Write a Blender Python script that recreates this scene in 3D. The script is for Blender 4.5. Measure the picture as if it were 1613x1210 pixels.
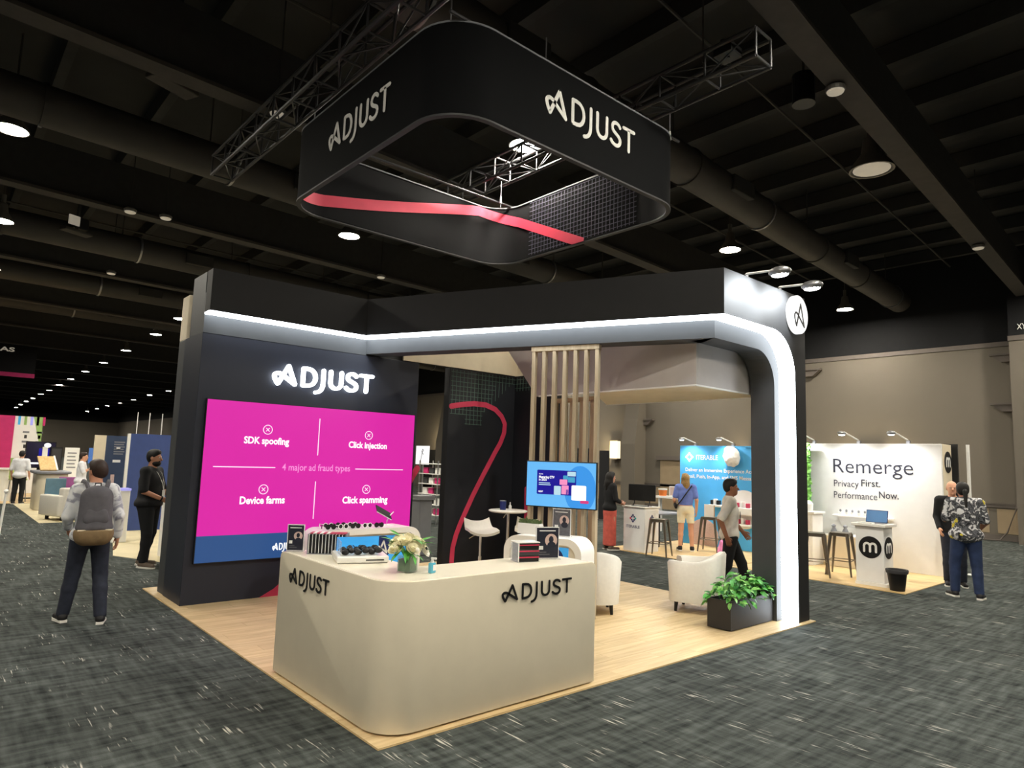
import bpy, bmesh, math, random
import numpy as np
from mathutils import Vector, Matrix

# ------------------------------------------------------------------ clear
for o in list(bpy.data.objects): bpy.data.objects.remove(o)
S = bpy.context.scene
COL = S.collection
random.seed(7)
PI = math.pi

# ------------------------------------------------------------------ camera
CX, CY, FPX = 806.5, 605.0, 1048.67
YAW, PITCH, ROLL = 7.16660693e-01, 1.13233262e-01, 3.34425233e-02
CAM = np.array([-2.332, -3.845, 1.85])
_f = np.array([math.sin(YAW)*math.cos(PITCH), math.cos(YAW)*math.cos(PITCH), math.sin(PITCH)])
_r = np.array([math.cos(YAW), -math.sin(YAW), 0.0]); _u = np.cross(_r, _f)
_c, _s = math.cos(ROLL), math.sin(ROLL)
RT = np.array([_c*_r+_s*_u, -_s*_r+_c*_u, _f])
cd = bpy.data.cameras.new('camera'); cam = bpy.data.objects.new('camera', cd); COL.objects.link(cam)
cd.sensor_fit = 'HORIZONTAL'; cd.sensor_width = 36.0; cd.lens = FPX/1613.0*36.0
cd.clip_start = 0.05; cd.clip_end = 400
cam.matrix_world = Matrix([[RT[0][i], RT[1][i], -RT[2][i], CAM[i]] for i in range(3)] + [[0, 0, 0, 1]])
S.camera = cam

# photo pixel -> point on a known plane of the place
def _ray(x, y): return RT.T @ np.array([(x-CX)/FPX, -(y-CY)/FPX, 1.0])
def gz(x, y, z=0.0): d = _ray(x, y); return Vector(CAM+d*((z-CAM[2])/d[2]))
def gx(x, y, X): d = _ray(x, y); return Vector(CAM+d*((X-CAM[0])/d[0]))
def gy(x, y, Y): d = _ray(x, y); return Vector(CAM+d*((Y-CAM[1])/d[1]))

# ------------------------------------------------------------------ world and exposure
w = bpy.data.worlds.new('world'); S.world = w; w.use_nodes = True
w.node_tree.nodes['Background'].inputs[0].default_value = (0.010, 0.010, 0.011, 1)
w.node_tree.nodes['Background'].inputs[1].default_value = 1.0
S.view_settings.view_transform = 'Standard'; S.view_settings.look = 'None'
S.view_settings.gamma = 1.0; S.view_settings.use_curve_mapping = False
S.view_settings.exposure = 0.0
LAMP_POWER = 640.0      # radiance of the high-bay lamp lenses
LED_POWER = 11.0         # radiance of the booth's light strips

# ------------------------------------------------------------------ materials
def lin(c):
    return tuple((v/255/12.92 if v/255 <= 0.04045 else ((v/255+0.055)/1.055)**2.4) for v in c)
MATS = {}
def mat(name, rgb, rough=0.6, metal=0.0, emit=0.0, vary=0.08, scale=6.0, bump=0.0, spec=0.5, alpha=1.0, trans=0.0, ior=1.45, ecol=None):
    m = bpy.data.materials.new(name); MATS[name] = m; m.use_nodes = True
    nt = m.node_tree; b = nt.nodes['Principled BSDF']
    c = lin(rgb); ce = c
    if emit and name not in ('pale_glow', 'graphic_blue', 'laptop_blue', 'screen_dark'): c = tuple(v*0.12 for v in c)
    b.inputs['Roughness'].default_value = rough; b.inputs['Metallic'].default_value = metal
    b.inputs['Specular IOR Level'].default_value = spec; b.inputs['IOR'].default_value = ior
    b.inputs['Transmission Weight'].default_value = trans; b.inputs['Alpha'].default_value = alpha
    tc = nt.nodes.new('ShaderNodeTexCoord')
    n = nt.nodes.new('ShaderNodeTexNoise'); n.inputs['Scale'].default_value = scale; n.inputs['Detail'].default_value = 4
    nt.links.new(tc.outputs['Object'], n.inputs['Vector'])
    r = nt.nodes.new('ShaderNodeValToRGB')
    r.color_ramp.elements[0].position = 0.3; r.color_ramp.elements[1].position = 0.7
    r.color_ramp.elements[0].color = tuple(v*(1-vary) for v in c)+(1,)
    r.color_ramp.elements[1].color = tuple(min(1, v*(1+vary)) for v in c)+(1,)
    nt.links.new(n.outputs['Fac'], r.inputs['Fac']); nt.links.new(r.outputs['Color'], b.inputs['Base Color'])
    if emit:
        b.inputs['Emission Color'].default_value = (lin(ecol) if ecol else ce)+(1,)
        b.inputs['Emission Strength'].default_value = emit
    if bump:
        bp = nt.nodes.new('ShaderNodeBump'); bp.inputs['Strength'].default_value = bump; bp.inputs['Distance'].default_value = 0.01
        nt.links.new(n.outputs['Fac'], bp.inputs['Height']); nt.links.new(bp.outputs['Normal'], b.inputs['Normal'])
    return m

def mat_nodes(name, rough=0.7):
    m = bpy.data.materials.new(name); MATS[name] = m; m.use_nodes = True
    nt = m.node_tree; b = nt.nodes['Principled BSDF']; b.inputs['Roughness'].default_value = rough
    tc = nt.nodes.new('ShaderNodeTexCoord')
    def N(t, **kw):
        n = nt.nodes.new(t)
        for k, v in kw.items(): n.inputs[k].default_value = v
        return n
    return m, nt, b, tc, N

def ramp(nt, src, stops):
    r = nt.nodes.new('ShaderNodeValToRGB'); e = r.color_ramp.elements
    while len(e) < len(stops): e.new(0.5)
    for el, (p, c) in zip(e, stops): el.position = p; el.color = tuple(c)+(1,)
    nt.links.new(src, r.inputs['Fac']); return r.outputs['Color']

# dark woven hall carpet with light dashes running along y
m, nt, b, tc, N = mat_nodes('carpet', 0.95)
b.inputs['Specular IOR Level'].default_value = 0.1
def stretched(sx, sy, scale, detail=3):
    mp = nt.nodes.new('ShaderNodeMapping'); mp.inputs['Scale'].default_value = (sx, sy, 1)
    nt.links.new(tc.outputs['Object'], mp.inputs['Vector'])
    n = N('ShaderNodeTexNoise', Scale=scale, Detail=detail); nt.links.new(mp.outputs['Vector'], n.inputs['Vector']); return n.outputs['Fac']
def mix(a, bb, f=None, mode='MIX', fac=0.5):
    x = nt.nodes.new('ShaderNodeMix'); x.data_type = 'RGBA'; x.blend_type = mode; x.inputs['Factor'].default_value = fac
    if f is not None: nt.links.new(f, x.inputs['Factor'])
    nt.links.new(a, x.inputs['A']); nt.links.new(bb, x.inputs['B']); return x.outputs['Result']
ca = ramp(nt, stretched(1.6, 11.0, 1.5, 8), [(0.30, lin((20, 24, 25))), (0.70, lin((98, 104, 101)))])
cb = ramp(nt, stretched(11.0, 1.6, 1.5, 8), [(0.30, lin((24, 28, 28))), (0.70, lin((94, 100, 97)))])
cm0 = mix(ca, cb, fac=0.5)
cc = ramp(nt, stretched(0.7, 0.9, 1.0, 3), [(0.3, (0.72, 0.72, 0.72)), (0.7, (1.12, 1.12, 1.12))])
cm = mix(cm0, cc, mode='MULTIPLY', fac=1.0)
dash = ramp(nt, stretched(52.0, 4.0, 1.0, 2), [(0.60, (0, 0, 0)), (0.70, (1, 1, 1))])
gate = ramp(nt, stretched(2.6, 1.6, 1.3, 3), [(0.54, (0, 0, 0)), (0.63, (1, 1, 1))])
dg_ = mix(dash, gate, mode='MULTIPLY', fac=1.0)
light = nt.nodes.new('ShaderNodeRGB'); light.outputs[0].default_value = lin((196, 194, 184))+(1,)
cfin = mix(cm, light.outputs[0], f=dg_)
nt.links.new(cfin, b.inputs['Base Color'])
bp = N('ShaderNodeBump', Strength=0.4, Distance=0.01); nz = N('ShaderNodeTexNoise', Scale=220.0)
nt.links.new(tc.outputs['Object'], nz.inputs['Vector']); nt.links.new(nz.outputs['Fac'], bp.inputs['Height']); nt.links.new(bp.outputs['Normal'], b.inputs['Normal'])

# pale oak laminate, grain along x, tint per plank
def wood_mat(name, c0, c1, rough, axis=0, tint=0.12, scale=1.0):
    m, nt, b, tc, N = mat_nodes(name, rough)
    mp = nt.nodes.new('ShaderNodeMapping')
    sc = [14, 14, 14]; sc[axis] = 1.2; mp.inputs['Scale'].default_value = [v*scale for v in sc]
    oi = nt.nodes.new('ShaderNodeObjectInfo')
    ad = nt.nodes.new('ShaderNodeVectorMath'); ad.operation = 'ADD'
    cmb = nt.nodes.new('ShaderNodeCombineXYZ')
    mm = nt.nodes.new('ShaderNodeMath'); mm.operation = 'MULTIPLY'; mm.inputs[1].default_value = 40
    nt.links.new(oi.outputs['Random'], mm.inputs[0]); nt.links.new(mm.outputs[0], cmb.inputs[0])
    nt.links.new(tc.outputs['Object'], ad.inputs[0]); nt.links.new(cmb.outputs[0], ad.inputs[1])
    nt.links.new(ad.outputs[0], mp.inputs['Vector'])
    n = N('ShaderNodeTexNoise', Scale=1.4, Detail=6.0, Distortion=0.6); nt.links.new(mp.outputs['Vector'], n.inputs['Vector'])
    col = ramp(nt, n.outputs['Fac'], [(0.3, lin(c0)), (0.72, lin(c1))])
    hs = nt.nodes.new('ShaderNodeHueSaturation'); nt.links.new(col, hs.inputs['Color'])
    mr = nt.nodes.new('ShaderNodeMapRange'); mr.inputs['To Min'].default_value = 1-tint; mr.inputs['To Max'].default_value = 1+tint
    nt.links.new(oi.outputs['Random'], mr.inputs['Value']); nt.links.new(mr.outputs[0], hs.inputs['Value'])
    nt.links.new(hs.outputs['Color'], b.inputs['Base Color'])
    return m
wood_mat('oak_plank', (184, 158, 114), (212, 188, 146), 0.45, 0, 0.05)
wood_mat('booth_wood', (200, 168, 114), (226, 198, 146), 0.45, 1, 0.02, 0.6)
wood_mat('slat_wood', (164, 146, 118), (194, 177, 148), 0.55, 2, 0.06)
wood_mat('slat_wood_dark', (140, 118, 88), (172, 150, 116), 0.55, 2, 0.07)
wood_mat('easel_wood', (196, 160, 104), (222, 190, 136), 0.5, 2, 0.03)
wood_mat('tan_wood', (150, 110, 66), (186, 146, 96), 0.5, 2, 0.05)

mat('charcoal', (62, 64, 66), 0.55, vary=0.05)
mat('fascia_black', (30, 30, 31), 0.65, vary=0.05, spec=0.3)
mat('navy', (30, 34, 47), 0.5, vary=0.04)
mat('panel_black', (17, 20, 28), 0.55, vary=0.04)
mat('sign_black', (10, 11, 13), 0.85, vary=0.05, spec=0.15)
mat('sign_inner', (22, 22, 24), 0.85, vary=0.05, spec=0.2)
mat('led', (255, 255, 252), 0.5, emit=LED_POWER, vary=0.0, ecol=(240, 248, 255))
mat('letters_lit', (255, 255, 255), 0.5, emit=5.0, vary=0.0, ecol=(240, 248, 255))
mat('disc_lit', (255, 255, 255), 0.5, emit=1.15, vary=0.0)
mat('cream_fabric', (226, 214, 190), 0.9, vary=0.04)
mat('grey_fabric', (190, 184, 180), 0.9, vary=0.03)
mat('counter_white', (214, 205, 183), 0.35, vary=0.02)
mat('counter_white_toplit', (232, 224, 204), 0.3, vary=0.02)  # same material as the counter body, lightened for light from above
mat('gloss_white', (236, 234, 228), 0.25, vary=0.02)
mat('matte_white', (235, 234, 230), 0.6, vary=0.02)
mat('leather_white', (212, 208, 198), 0.45, vary=0.03, bump=0.05, scale=30)
mat('black', (14, 14, 15), 0.5, vary=0.1)
mat('ink', (12, 12, 14), 0.5, vary=0.0)
mat('grey_ink', (52, 53, 66), 0.6, vary=0.0)
mat('dark_grey', (52, 52, 54), 0.6, vary=0.08)
mat('mid_grey', (126, 128, 134), 0.5, vary=0.05)
mat('chrome', (210, 210, 212), 0.18, metal=1.0, vary=0.02)
mat('steel', (120, 112, 102), 0.4, metal=0.85, vary=0.08)
mat('alu', (150, 150, 152), 0.4, metal=0.9, vary=0.05)
mat('truss_grey', (64, 64, 66), 0.45, metal=0.5, vary=0.05)
mat('red', (190, 52, 84), 0.55, vary=0.03)
mat('red_bright', (228, 70, 96), 0.6, vary=0.03)
mat('grid_line', (78, 104, 96), 0.7, vary=0.05)
mat('grid_line_sign', (92, 90, 108), 0.8, vary=0.05)
mat('magenta_screen', (222, 36, 168), 0.4, emit=0.92, vary=0.0)
mat('blue_screen', (44, 84, 140), 0.4, emit=0.85, vary=0.0)
mat('screen_text', (255, 225, 250), 0.5, emit=1.0, vary=0.0)
mat('screen_white', (255, 255, 255), 0.5, emit=1.1, vary=0.0)
mat('screen_pink', (255, 150, 225), 0.5, emit=0.9, vary=0.0)
mat('tv_blue', (104, 186, 248), 0.4, emit=0.95, vary=0.0)
mat('tv_blue_deep', (58, 150, 232), 0.4, emit=0.95, vary=0.0)
mat('tv_navy', (22, 14, 150), 0.4, emit=0.9, vary=0.0)
mat('tv_cyan', (190, 225, 240), 0.4, emit=0.9, vary=0.0)
mat('tv_pink', (250, 150, 200), 0.4, emit=0.9, vary=0.0)
mat('tv_red', (220, 60, 130), 0.4, emit=0.9, vary=0.0)
mat('tv_teal', (70, 165, 205), 0.4, emit=0.9, vary=0.0)
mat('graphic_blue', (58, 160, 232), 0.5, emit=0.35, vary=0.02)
mat('graphic_navy', (24, 40, 100), 0.5, vary=0.02)
mat('poster_dark', (38, 40, 54), 0.35, vary=0.15, scale=30)
mat('poster_grey', (92, 92, 98), 0.4, vary=0.2, scale=30)
mat('poster_pale', (206, 178, 170), 0.5, vary=0.1, scale=40)
mat('acrylic', (235, 240, 245), 0.05, vary=0.0, alpha=0.28)
mat('glass', (190, 214, 196), 0.05, vary=0.0, alpha=0.16)
mat('stem_water', (62, 92, 54), 0.2, vary=0.5, scale=45, alpha=0.8)
mat('liquid_blue', (96, 190, 220), 0.1, vary=0.03, alpha=0.85)
mat('petal', (244, 238, 206), 0.6, vary=0.06, scale=25)
mat('petal_white', (248, 244, 232), 0.6, vary=0.04, scale=25)
mat('leaf', (84, 168, 70), 0.4, vary=0.35, scale=9)
mat('leaf_light', (136, 200, 100), 0.4, vary=0.3, scale=9)
mat('leaf_dark', (48, 116, 52), 0.4, vary=0.3, scale=9)
mat('leaf_dusty', (92, 112, 70), 0.6, vary=0.3, scale=30)
mat('planter_black', (40, 38, 38), 0.55, vary=0.06)
mat('soil', (40, 30, 24), 0.95, vary=0.3, scale=60)
mat('hall_wall', (106, 99, 89), 0.9, vary=0.04, scale=0.6)
mat('hall_wainscot', (150, 132, 106), 0.85, vary=0.06, scale=3)
mat('hall_trim', (96, 88, 82), 0.7, vary=0.05)
mat('hall_black', (20, 20, 22), 0.95, vary=0.1)
mat('ceiling_deck', (43, 42, 41), 0.95, vary=0.18, scale=0.8)
mat('beam_dark', (46, 45, 44), 0.85, vary=0.12)
mat('beam_grey', (66, 62, 59), 0.8, vary=0.1)
mat('duct_grey', (60, 57, 54), 0.65, vary=0.12, scale=2)
mat('lamp_housing', (110, 106, 100), 0.5, metal=0.4, vary=0.1)
mat('lamp_lens', (255, 246, 214), 0.5, emit=LAMP_POWER, vary=0.0, ecol=(255, 247, 230))
mat('pale_glow', (224, 214, 196), 0.6, emit=0.25, vary=0.05)  # pale lenses, plates and letters; faint glow added though none is lit
mat('arm_lens', (255, 255, 255), 0.5, emit=8.0, vary=0.0)
mat('sconce_glass', (255, 238, 196), 0.5, emit=1.6, vary=0.0)
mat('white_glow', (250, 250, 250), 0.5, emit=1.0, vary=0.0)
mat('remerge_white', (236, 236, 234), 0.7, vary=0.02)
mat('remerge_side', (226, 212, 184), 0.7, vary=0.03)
mat('iter_blue', (78, 172, 232), 0.6, vary=0.08, scale=1.5)
mat('iter_navy', (44, 52, 104), 0.5, vary=0.03)
mat('iter_teal', (70, 190, 190), 0.5, vary=0.03)
mat('iter_red', (214, 74, 110), 0.5, vary=0.03)
mat('foil', (226, 222, 214), 0.5, vary=0.12, scale=14, bump=0.8)
mat('pink_bag', (226, 140, 200), 0.6, vary=0.12, scale=12)
mat('laptop_blue', (88, 130, 176), 0.4, emit=0.25, vary=0.05)
mat('orange', (220, 120, 50), 0.6, vary=0.1)
mat('skin_a', (150, 100, 76), 0.55, vary=0.05)
mat('skin_b', (196, 140, 112), 0.55, vary=0.05)
mat('skin_c', (214, 160, 130), 0.55, vary=0.05)
mat('hair_black', (22, 18, 17), 0.6, vary=0.3, scale=60)
mat('hair_brown', (46, 30, 22), 0.6, vary=0.3, scale=60)
mat('hair_blond', (150, 118, 70), 0.6, vary=0.3, scale=60)
mat('eye_white', (230, 226, 220), 0.3, vary=0.0)
mat('lips', (140, 78, 70), 0.5, vary=0.0)
mat('cloth_black', (20, 20, 23), 0.85, vary=0.15, scale=20, bump=0.1)
mat('cloth_navy', (36, 40, 54), 0.85, vary=0.18, scale=20, bump=0.15)
mat('denim', (38, 52, 84), 0.85, vary=0.25, scale=9, bump=0.2)
mat('cloth_white', (222, 222, 226), 0.85, vary=0.1, scale=14, bump=0.2)
mat('cloth_cream', (236, 226, 198), 0.85, vary=0.06, scale=14, bump=0.15)
mat('cloth_grey', (224, 218, 208), 0.85, vary=0.1, scale=14, bump=0.2)
mat('cloth_blue', (110, 130, 206), 0.85, vary=0.08, scale=14, bump=0.15)
mat('cloth_coral', (208, 96, 84), 0.85, vary=0.12, scale=14, bump=0.15)
mat('cloth_tan', (168, 126, 78), 0.8, vary=0.15, scale=14, bump=0.2)
mat('pack_grey', (88, 86, 92), 0.8, vary=0.08, scale=20, bump=0.1)
mat('pack_tan', (128, 106, 76), 0.8, vary=0.12, scale=20, bump=0.1)
mat('shoe_black', (24, 22, 24), 0.6, vary=0.1)
mat('shoe_grey', (104, 90, 78), 0.7, vary=0.1)
mat('sole_white', (232, 228, 220), 0.6, vary=0.03)
mat('magenta_print', (196, 40, 110), 0.6, vary=0.06)
mat('green_print', (150, 186, 110), 0.6, vary=0.1)
mat('blue_booth', (56, 74, 128), 0.6, vary=0.05)
mat('navy_booth', (52, 66, 92), 0.6, vary=0.08)
mat('pale_floor', (206, 194, 160), 0.8, vary=0.08, scale=2)
mat('screen_dark', (26, 22, 48), 0.3, emit=0.25, vary=0.5, scale=2)
mat('tablet_blue', (96, 140, 210), 0.3, emit=0.6, vary=0.1)
mat('lavender_glow', (180, 176, 255), 0.4, emit=0.8, vary=0.05)
mat('teal_chair', (96, 128, 144), 0.6, vary=0.1)
mat('purple_chair', (150, 84, 140), 0.6, vary=0.1)
mat('green_chair', (170, 190, 110), 0.5, vary=0.05)
mat('cardboard', (176, 128, 76), 0.8, vary=0.06)

# black, white and yellow floral print
m, nt, b, tc, N = mat_nodes('floral', 0.85)
v1 = N('ShaderNodeTexVoronoi', Scale=9.0); nz = N('ShaderNodeTexNoise', Scale=11.0, Detail=3.0, Distortion=1.6); n2 = N('ShaderNodeTexNoise', Scale=7.0, Detail=2.0)
for q in (nz, n2): nt.links.new(tc.outputs['Object'], q.inputs['Vector'])
base = ramp(nt, nz.outputs['Fac'], [(0.36, lin((22, 22, 26))), (0.44, lin((96, 98, 104))), (0.52, lin((34, 34, 38))), (0.58, lin((214, 214, 216)))])
yel = nt.nodes.new('ShaderNodeRGB'); yel.outputs[0].default_value = lin((206, 190, 60))+(1,)
gate = ramp(nt, n2.outputs['Fac'], [(0.63, (0, 0, 0)), (0.65, (1, 1, 1))])
def mix2(nt, a, bb, f):
    x = nt.nodes.new('ShaderNodeMix'); x.data_type = 'RGBA'; nt.links.new(f, x.inputs['Factor']); nt.links.new(a, x.inputs['A']); nt.links.new(bb, x.inputs['B']); return x.outputs['Result']
nt.links.new(mix2(nt, base, yel.outputs[0], gate), b.inputs['Base Color'])
# pale shirt with a sparse grey print
m, nt, b, tc, N = mat_nodes('pale_print', 0.85)
nz = N('ShaderNodeTexNoise', Scale=10.0, Detail=4.0, Distortion=1.0); nt.links.new(tc.outputs['Object'], nz.inputs['Vector'])
nt.links.new(ramp(nt, nz.outputs['Fac'], [(0.38, lin((150, 150, 164))), (0.5, lin((214, 216, 220))), (0.7, lin((228, 228, 228)))]), b.inputs['Base Color'])

# ------------------------------------------------------------------ mesh building
class MB:
    def __init__(s): s.v = []; s.f = []
    def add(s, vs, fs):
        k = len(s.v); s.v += [tuple(p) for p in vs]; s.f += [tuple(i+k for i in f) for f in fs]; return s
    def box(s, a, b, M=None):
        x0, y0, z0 = a; x1, y1, z1 = b
        vs = [Vector(p) for p in ((x0, y0, z0), (x1, y0, z0), (x1, y1, z0), (x0, y1, z0), (x0, y0, z1), (x1, y0, z1), (x1, y1, z1), (x0, y1, z1))]
        if M is not None: vs = [M @ p for p in vs]
        return s.add(vs, [(0, 3, 2, 1), (4, 5, 6, 7), (0, 1, 5, 4), (1, 2, 6, 5), (2, 3, 7, 6), (3, 0, 4, 7)])
    def cyl(s, a, b, r0, r1=None, n=12, caps=True):
        a = Vector(a); b = Vector(b); r1 = r0 if r1 is None else r1
        d = (b-a).normalized(); t = Vector((0, 0, 1)) if abs(d.z) < 0.9 else Vector((1, 0, 0))
        u = d.cross(t).normalized(); w_ = d.cross(u)
        vs = []
        for p, r in ((a, r0), (b, r1)):
            for i in range(n):
                an = 2*PI*i/n; vs.append(p+u*math.cos(an)*r+w_*math.sin(an)*r)
        fs = [(i, n+i, n+(i+1) % n, (i+1) % n) for i in range(n)]
        if caps: fs += [tuple(range(n)), tuple(reversed(range(n, 2*n)))]
        return s.add(vs, fs)
    def tube(s, pts, r, n=8):
        pts = [Vector(p) for p in pts]; vs = []; fs = []
        for i, p in enumerate(pts):
            d = (pts[min(i+1, len(pts)-1)]-pts[max(i-1, 0)]).normalized()
            t = Vector((0, 0, 1)) if abs(d.z) < 0.95 else Vector((1, 0, 0))
            u = d.cross(t).normalized(); w_ = d.cross(u)
            rr = r[i] if isinstance(r, (list, tuple)) else r
            for k in range(n): vs.append(p+u*math.cos(2*PI*k/n)*rr+w_*math.sin(2*PI*k/n)*rr)
        for i in range(len(pts)-1):
            for k in range(n): fs.append((i*n+k, (i+1)*n+k, (i+1)*n+(k+1) % n, i*n+(k+1) % n))
        fs += [tuple(range(n)), tuple(reversed(range((len(pts)-1)*n, len(pts)*n)))]
        return s.add(vs, fs)
    def lathe(s, prof, c=(0, 0, 0), n=20):
        c = Vector(c); vs = []; fs = []
        for r, z in prof:
            for k in range(n): vs.append(c+Vector((math.cos(2*PI*k/n)*r, math.sin(2*PI*k/n)*r, z)))
        for i in range(len(prof)-1):
            for k in range(n): fs.append((i*n+k, i*n+(k+1) % n, (i+1)*n+(k+1) % n, (i+1)*n+k))
        fs += [tuple(reversed(range(n))), tuple(range((len(prof)-1)*n, len(prof)*n))]
        return s.add(vs, fs)
    def prism(s, poly, o, u, v, w_):     # 2D polygon (ccw) in axes u, v extruded along w_
        o, u, v, w_ = (Vector(q) for q in (o, u, v, w_)); n = len(poly)
        lo = [o+u*p[0]+v*p[1] for p in poly]; hi = [q+w_ for q in lo]
        return s.add(lo+hi, [tuple(reversed(range(n))), tuple(range(n, 2*n))]+[(i, (i+1) % n, n+(i+1) % n, n+i) for i in range(n)])
    def plan(s, poly, z0, z1): return s.prism(poly, (0, 0, z0), (1, 0, 0), (0, 1, 0), (0, 0, z1-z0))
    def ell(s, c, r, n=12, m_=8, M=None):
        c = Vector(c); vs = [Vector((0, 0, -r[2]))]; fs = []
        for j in range(1, m_):
            a = -PI/2+PI*j/m_
            for k in range(n): vs.append(Vector((math.cos(a)*math.cos(2*PI*k/n)*r[0], math.cos(a)*math.sin(2*PI*k/n)*r[1], math.sin(a)*r[2])))
        vs.append(Vector((0, 0, r[2])))
        for k in range(n): fs.append((0, 1+(k+1) % n, 1+k))
        for j in range(m_-2):
            for k in range(n): fs.append((1+j*n+k, 1+j*n+(k+1) % n, 1+(j+1)*n+(k+1) % n, 1+(j+1)*n+k))
        L = len(vs)-1
        for k in range(n): fs.append((L, 1+(m_-2)*n+k, 1+(m_-2)*n+(k+1) % n))
        if M is not None: vs = [M @ p for p in vs]
        return s.add([c+p for p in vs], fs)
    def strip(s, pts, width, thick, o, u, v):   # flat round-ended stroke in plane (o,u,v), thickness along u x v
        o, u, v = Vector(o), Vector(u), Vector(v); n_ = u.cross(v).normalized()*thick
        h = width/2
        for i_, (a, b) in enumerate(zip(pts[:-1], pts[1:])):
            dx, dy = b[0]-a[0], b[1]-a[1]; L = math.hypot(dx, dy)
            if L < 1e-6: continue
            px, py = -dy/L*h, dx/L*h
            s.prism([(a[0]-px, a[1]-py), (b[0]-px, b[1]-py), (b[0]+px, b[1]+py), (a[0]+px, a[1]+py)], o, u, v, n_*(1.0 if i_ % 2 else 0.93))
        for i_, p in enumerate(pts):
            s.prism([(p[0]+h*math.cos(2*PI*k/10), p[1]+h*math.sin(2*PI*k/10)) for k in range(10)], o, u, v, n_*(0.80 if i_ % 2 else 0.86))
        return s
    def mesh(s, name, bevel=0.0, seg=2, smooth=False, weld=False):
        me = bpy.data.meshes.new(name); me.from_pydata(s.v, [], s.f); me.update()
        bm = bmesh.new(); bm.from_mesh(me)
        if weld: bmesh.ops.remove_doubles(bm, verts=bm.verts, dist=1e-4)
        bmesh.ops.recalc_face_normals(bm, faces=bm.faces)
        if bevel:
            ed = [e for e in bm.edges if len(e.link_faces) == 2 and e.calc_face_angle(0) > 0.6]
            bmesh.ops.bevel(bm, geom=ed, offset=bevel, segments=seg, affect='EDGES', profile=0.5)
        if smooth:
            for f in bm.faces: f.smooth = True
            for e in bm.edges:
                if len(e.link_faces) == 2 and e.calc_face_angle(0) > 0.75: e.smooth = False
        bm.to_mesh(me); bm.free(); return me

def tag(o, label=None, cat=None, group=None, kind=None):
    if label: o['label'] = label
    if cat: o['category'] = cat
    if group: o['group'] = group
    if kind: o['kind'] = kind
    return o
def ob(name, me, m, parent=None, world=False):
    if isinstance(me, MB): me = me.mesh(name)
    o = bpy.data.objects.new(name, me); COL.objects.link(o)
    if m is not None and not me.materials: me.materials.append(MATS[m])
    if parent is not None:
        o.parent = parent
        if world: o.matrix_parent_inverse = parent.matrix_basis.inverted()
    return o
def wo(name, me, m, parent): return ob(name, me, m, parent, True)    # geometry given in world coordinates
def thing(name, label, cat, loc=(0, 0, 0), rz=0.0, group=None):
    o = bpy.data.objects.new(name, None); COL.objects.link(o); o.empty_display_size = 0.1
    o.location = loc; o.rotation_euler = (0, 0, rz); return tag(o, label, cat, group)
def struct(name, mb, m, parent=None, **kw):
    o = ob(name, mb.mesh(name, **kw) if isinstance(mb, MB) else mb, m, parent)
    if parent is None: o['kind'] = 'structure'
    return o
def copy_tree(root, loc=None, rz=None, label=None, parent=None):
    c = root.copy(); COL.objects.link(c)
    if parent is not None: c.parent = parent
    if loc is not None: c.location = loc
    if rz is not None: c.rotation_euler = (0, 0, rz)
    if label: c['label'] = label
    for ch in list(root.children): copy_tree(ch, parent=c)
    return c
def arc(cx, cy, r, a0, a1, n=8):
    return [(cx+r*math.cos(a0+(a1-a0)*i/n), cy+r*math.sin(a0+(a1-a0)*i/n)) for i in range(n+1)]
def rrect(x0, y0, x1, y1, r, n=5):
    return arc(x1-r, y1-r, r, 0, PI/2, n)+arc(x0+r, y1-r, r, PI/2, PI, n)+arc(x0+r, y0+r, r, PI, 1.5*PI, n)+arc(x1-r, y0+r, r, 1.5*PI, 2*PI, n)

# lettering: flat extruded words set between two points on a surface
_tc = {}
def word_mesh(body, bold):
    key = (body, bold)
    if key in _tc: return _tc[key]
    cu = bpy.data.curves.new('word', 'FONT'); cu.body = body; cu.size = 1.0; cu.offset = bold; cu.extrude = 0.0; cu.resolution_u = 3
    t = bpy.data.objects.new('word', cu); COL.objects.link(t)
    dg = bpy.context.evaluated_depsgraph_get()
    me = bpy.data.meshes.new_from_object(t.evaluated_get(dg))
    vs = np.array([v.co[:] for v in me.vertices]); fs = [tuple(p.vertices) for p in me.polygons]
    bpy.data.objects.remove(t); bpy.data.curves.remove(cu); bpy.data.meshes.remove(me)
    _tc[key] = (vs, fs); return vs, fs
CAPH = 0.70
def words(name, body, p0, p1, cap, m, parent, bold=0.0, lift=0.004, up=(0, 0, 1)):
    vs, fs = word_mesh(body, bold)
    p0, p1, up = Vector(p0), Vector(p1), Vector(up)
    u = p1-p0; u = (u-up*u.dot(up)); L = u.length; u.normalize(); n_ = u.cross(up)
    x0, x1 = vs[:, 0].min(), vs[:, 0].max()
    out = [p0+u*((v[0]-x0)/(x1-x0)*L)+up*(v[1]*cap/CAPH)+n_*lift for v in vs]
    me = bpy.data.meshes.new(name); me.from_pydata([tuple(q) for q in out], [], fs); me.update()
    return wo(name, me, m, parent)

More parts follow.
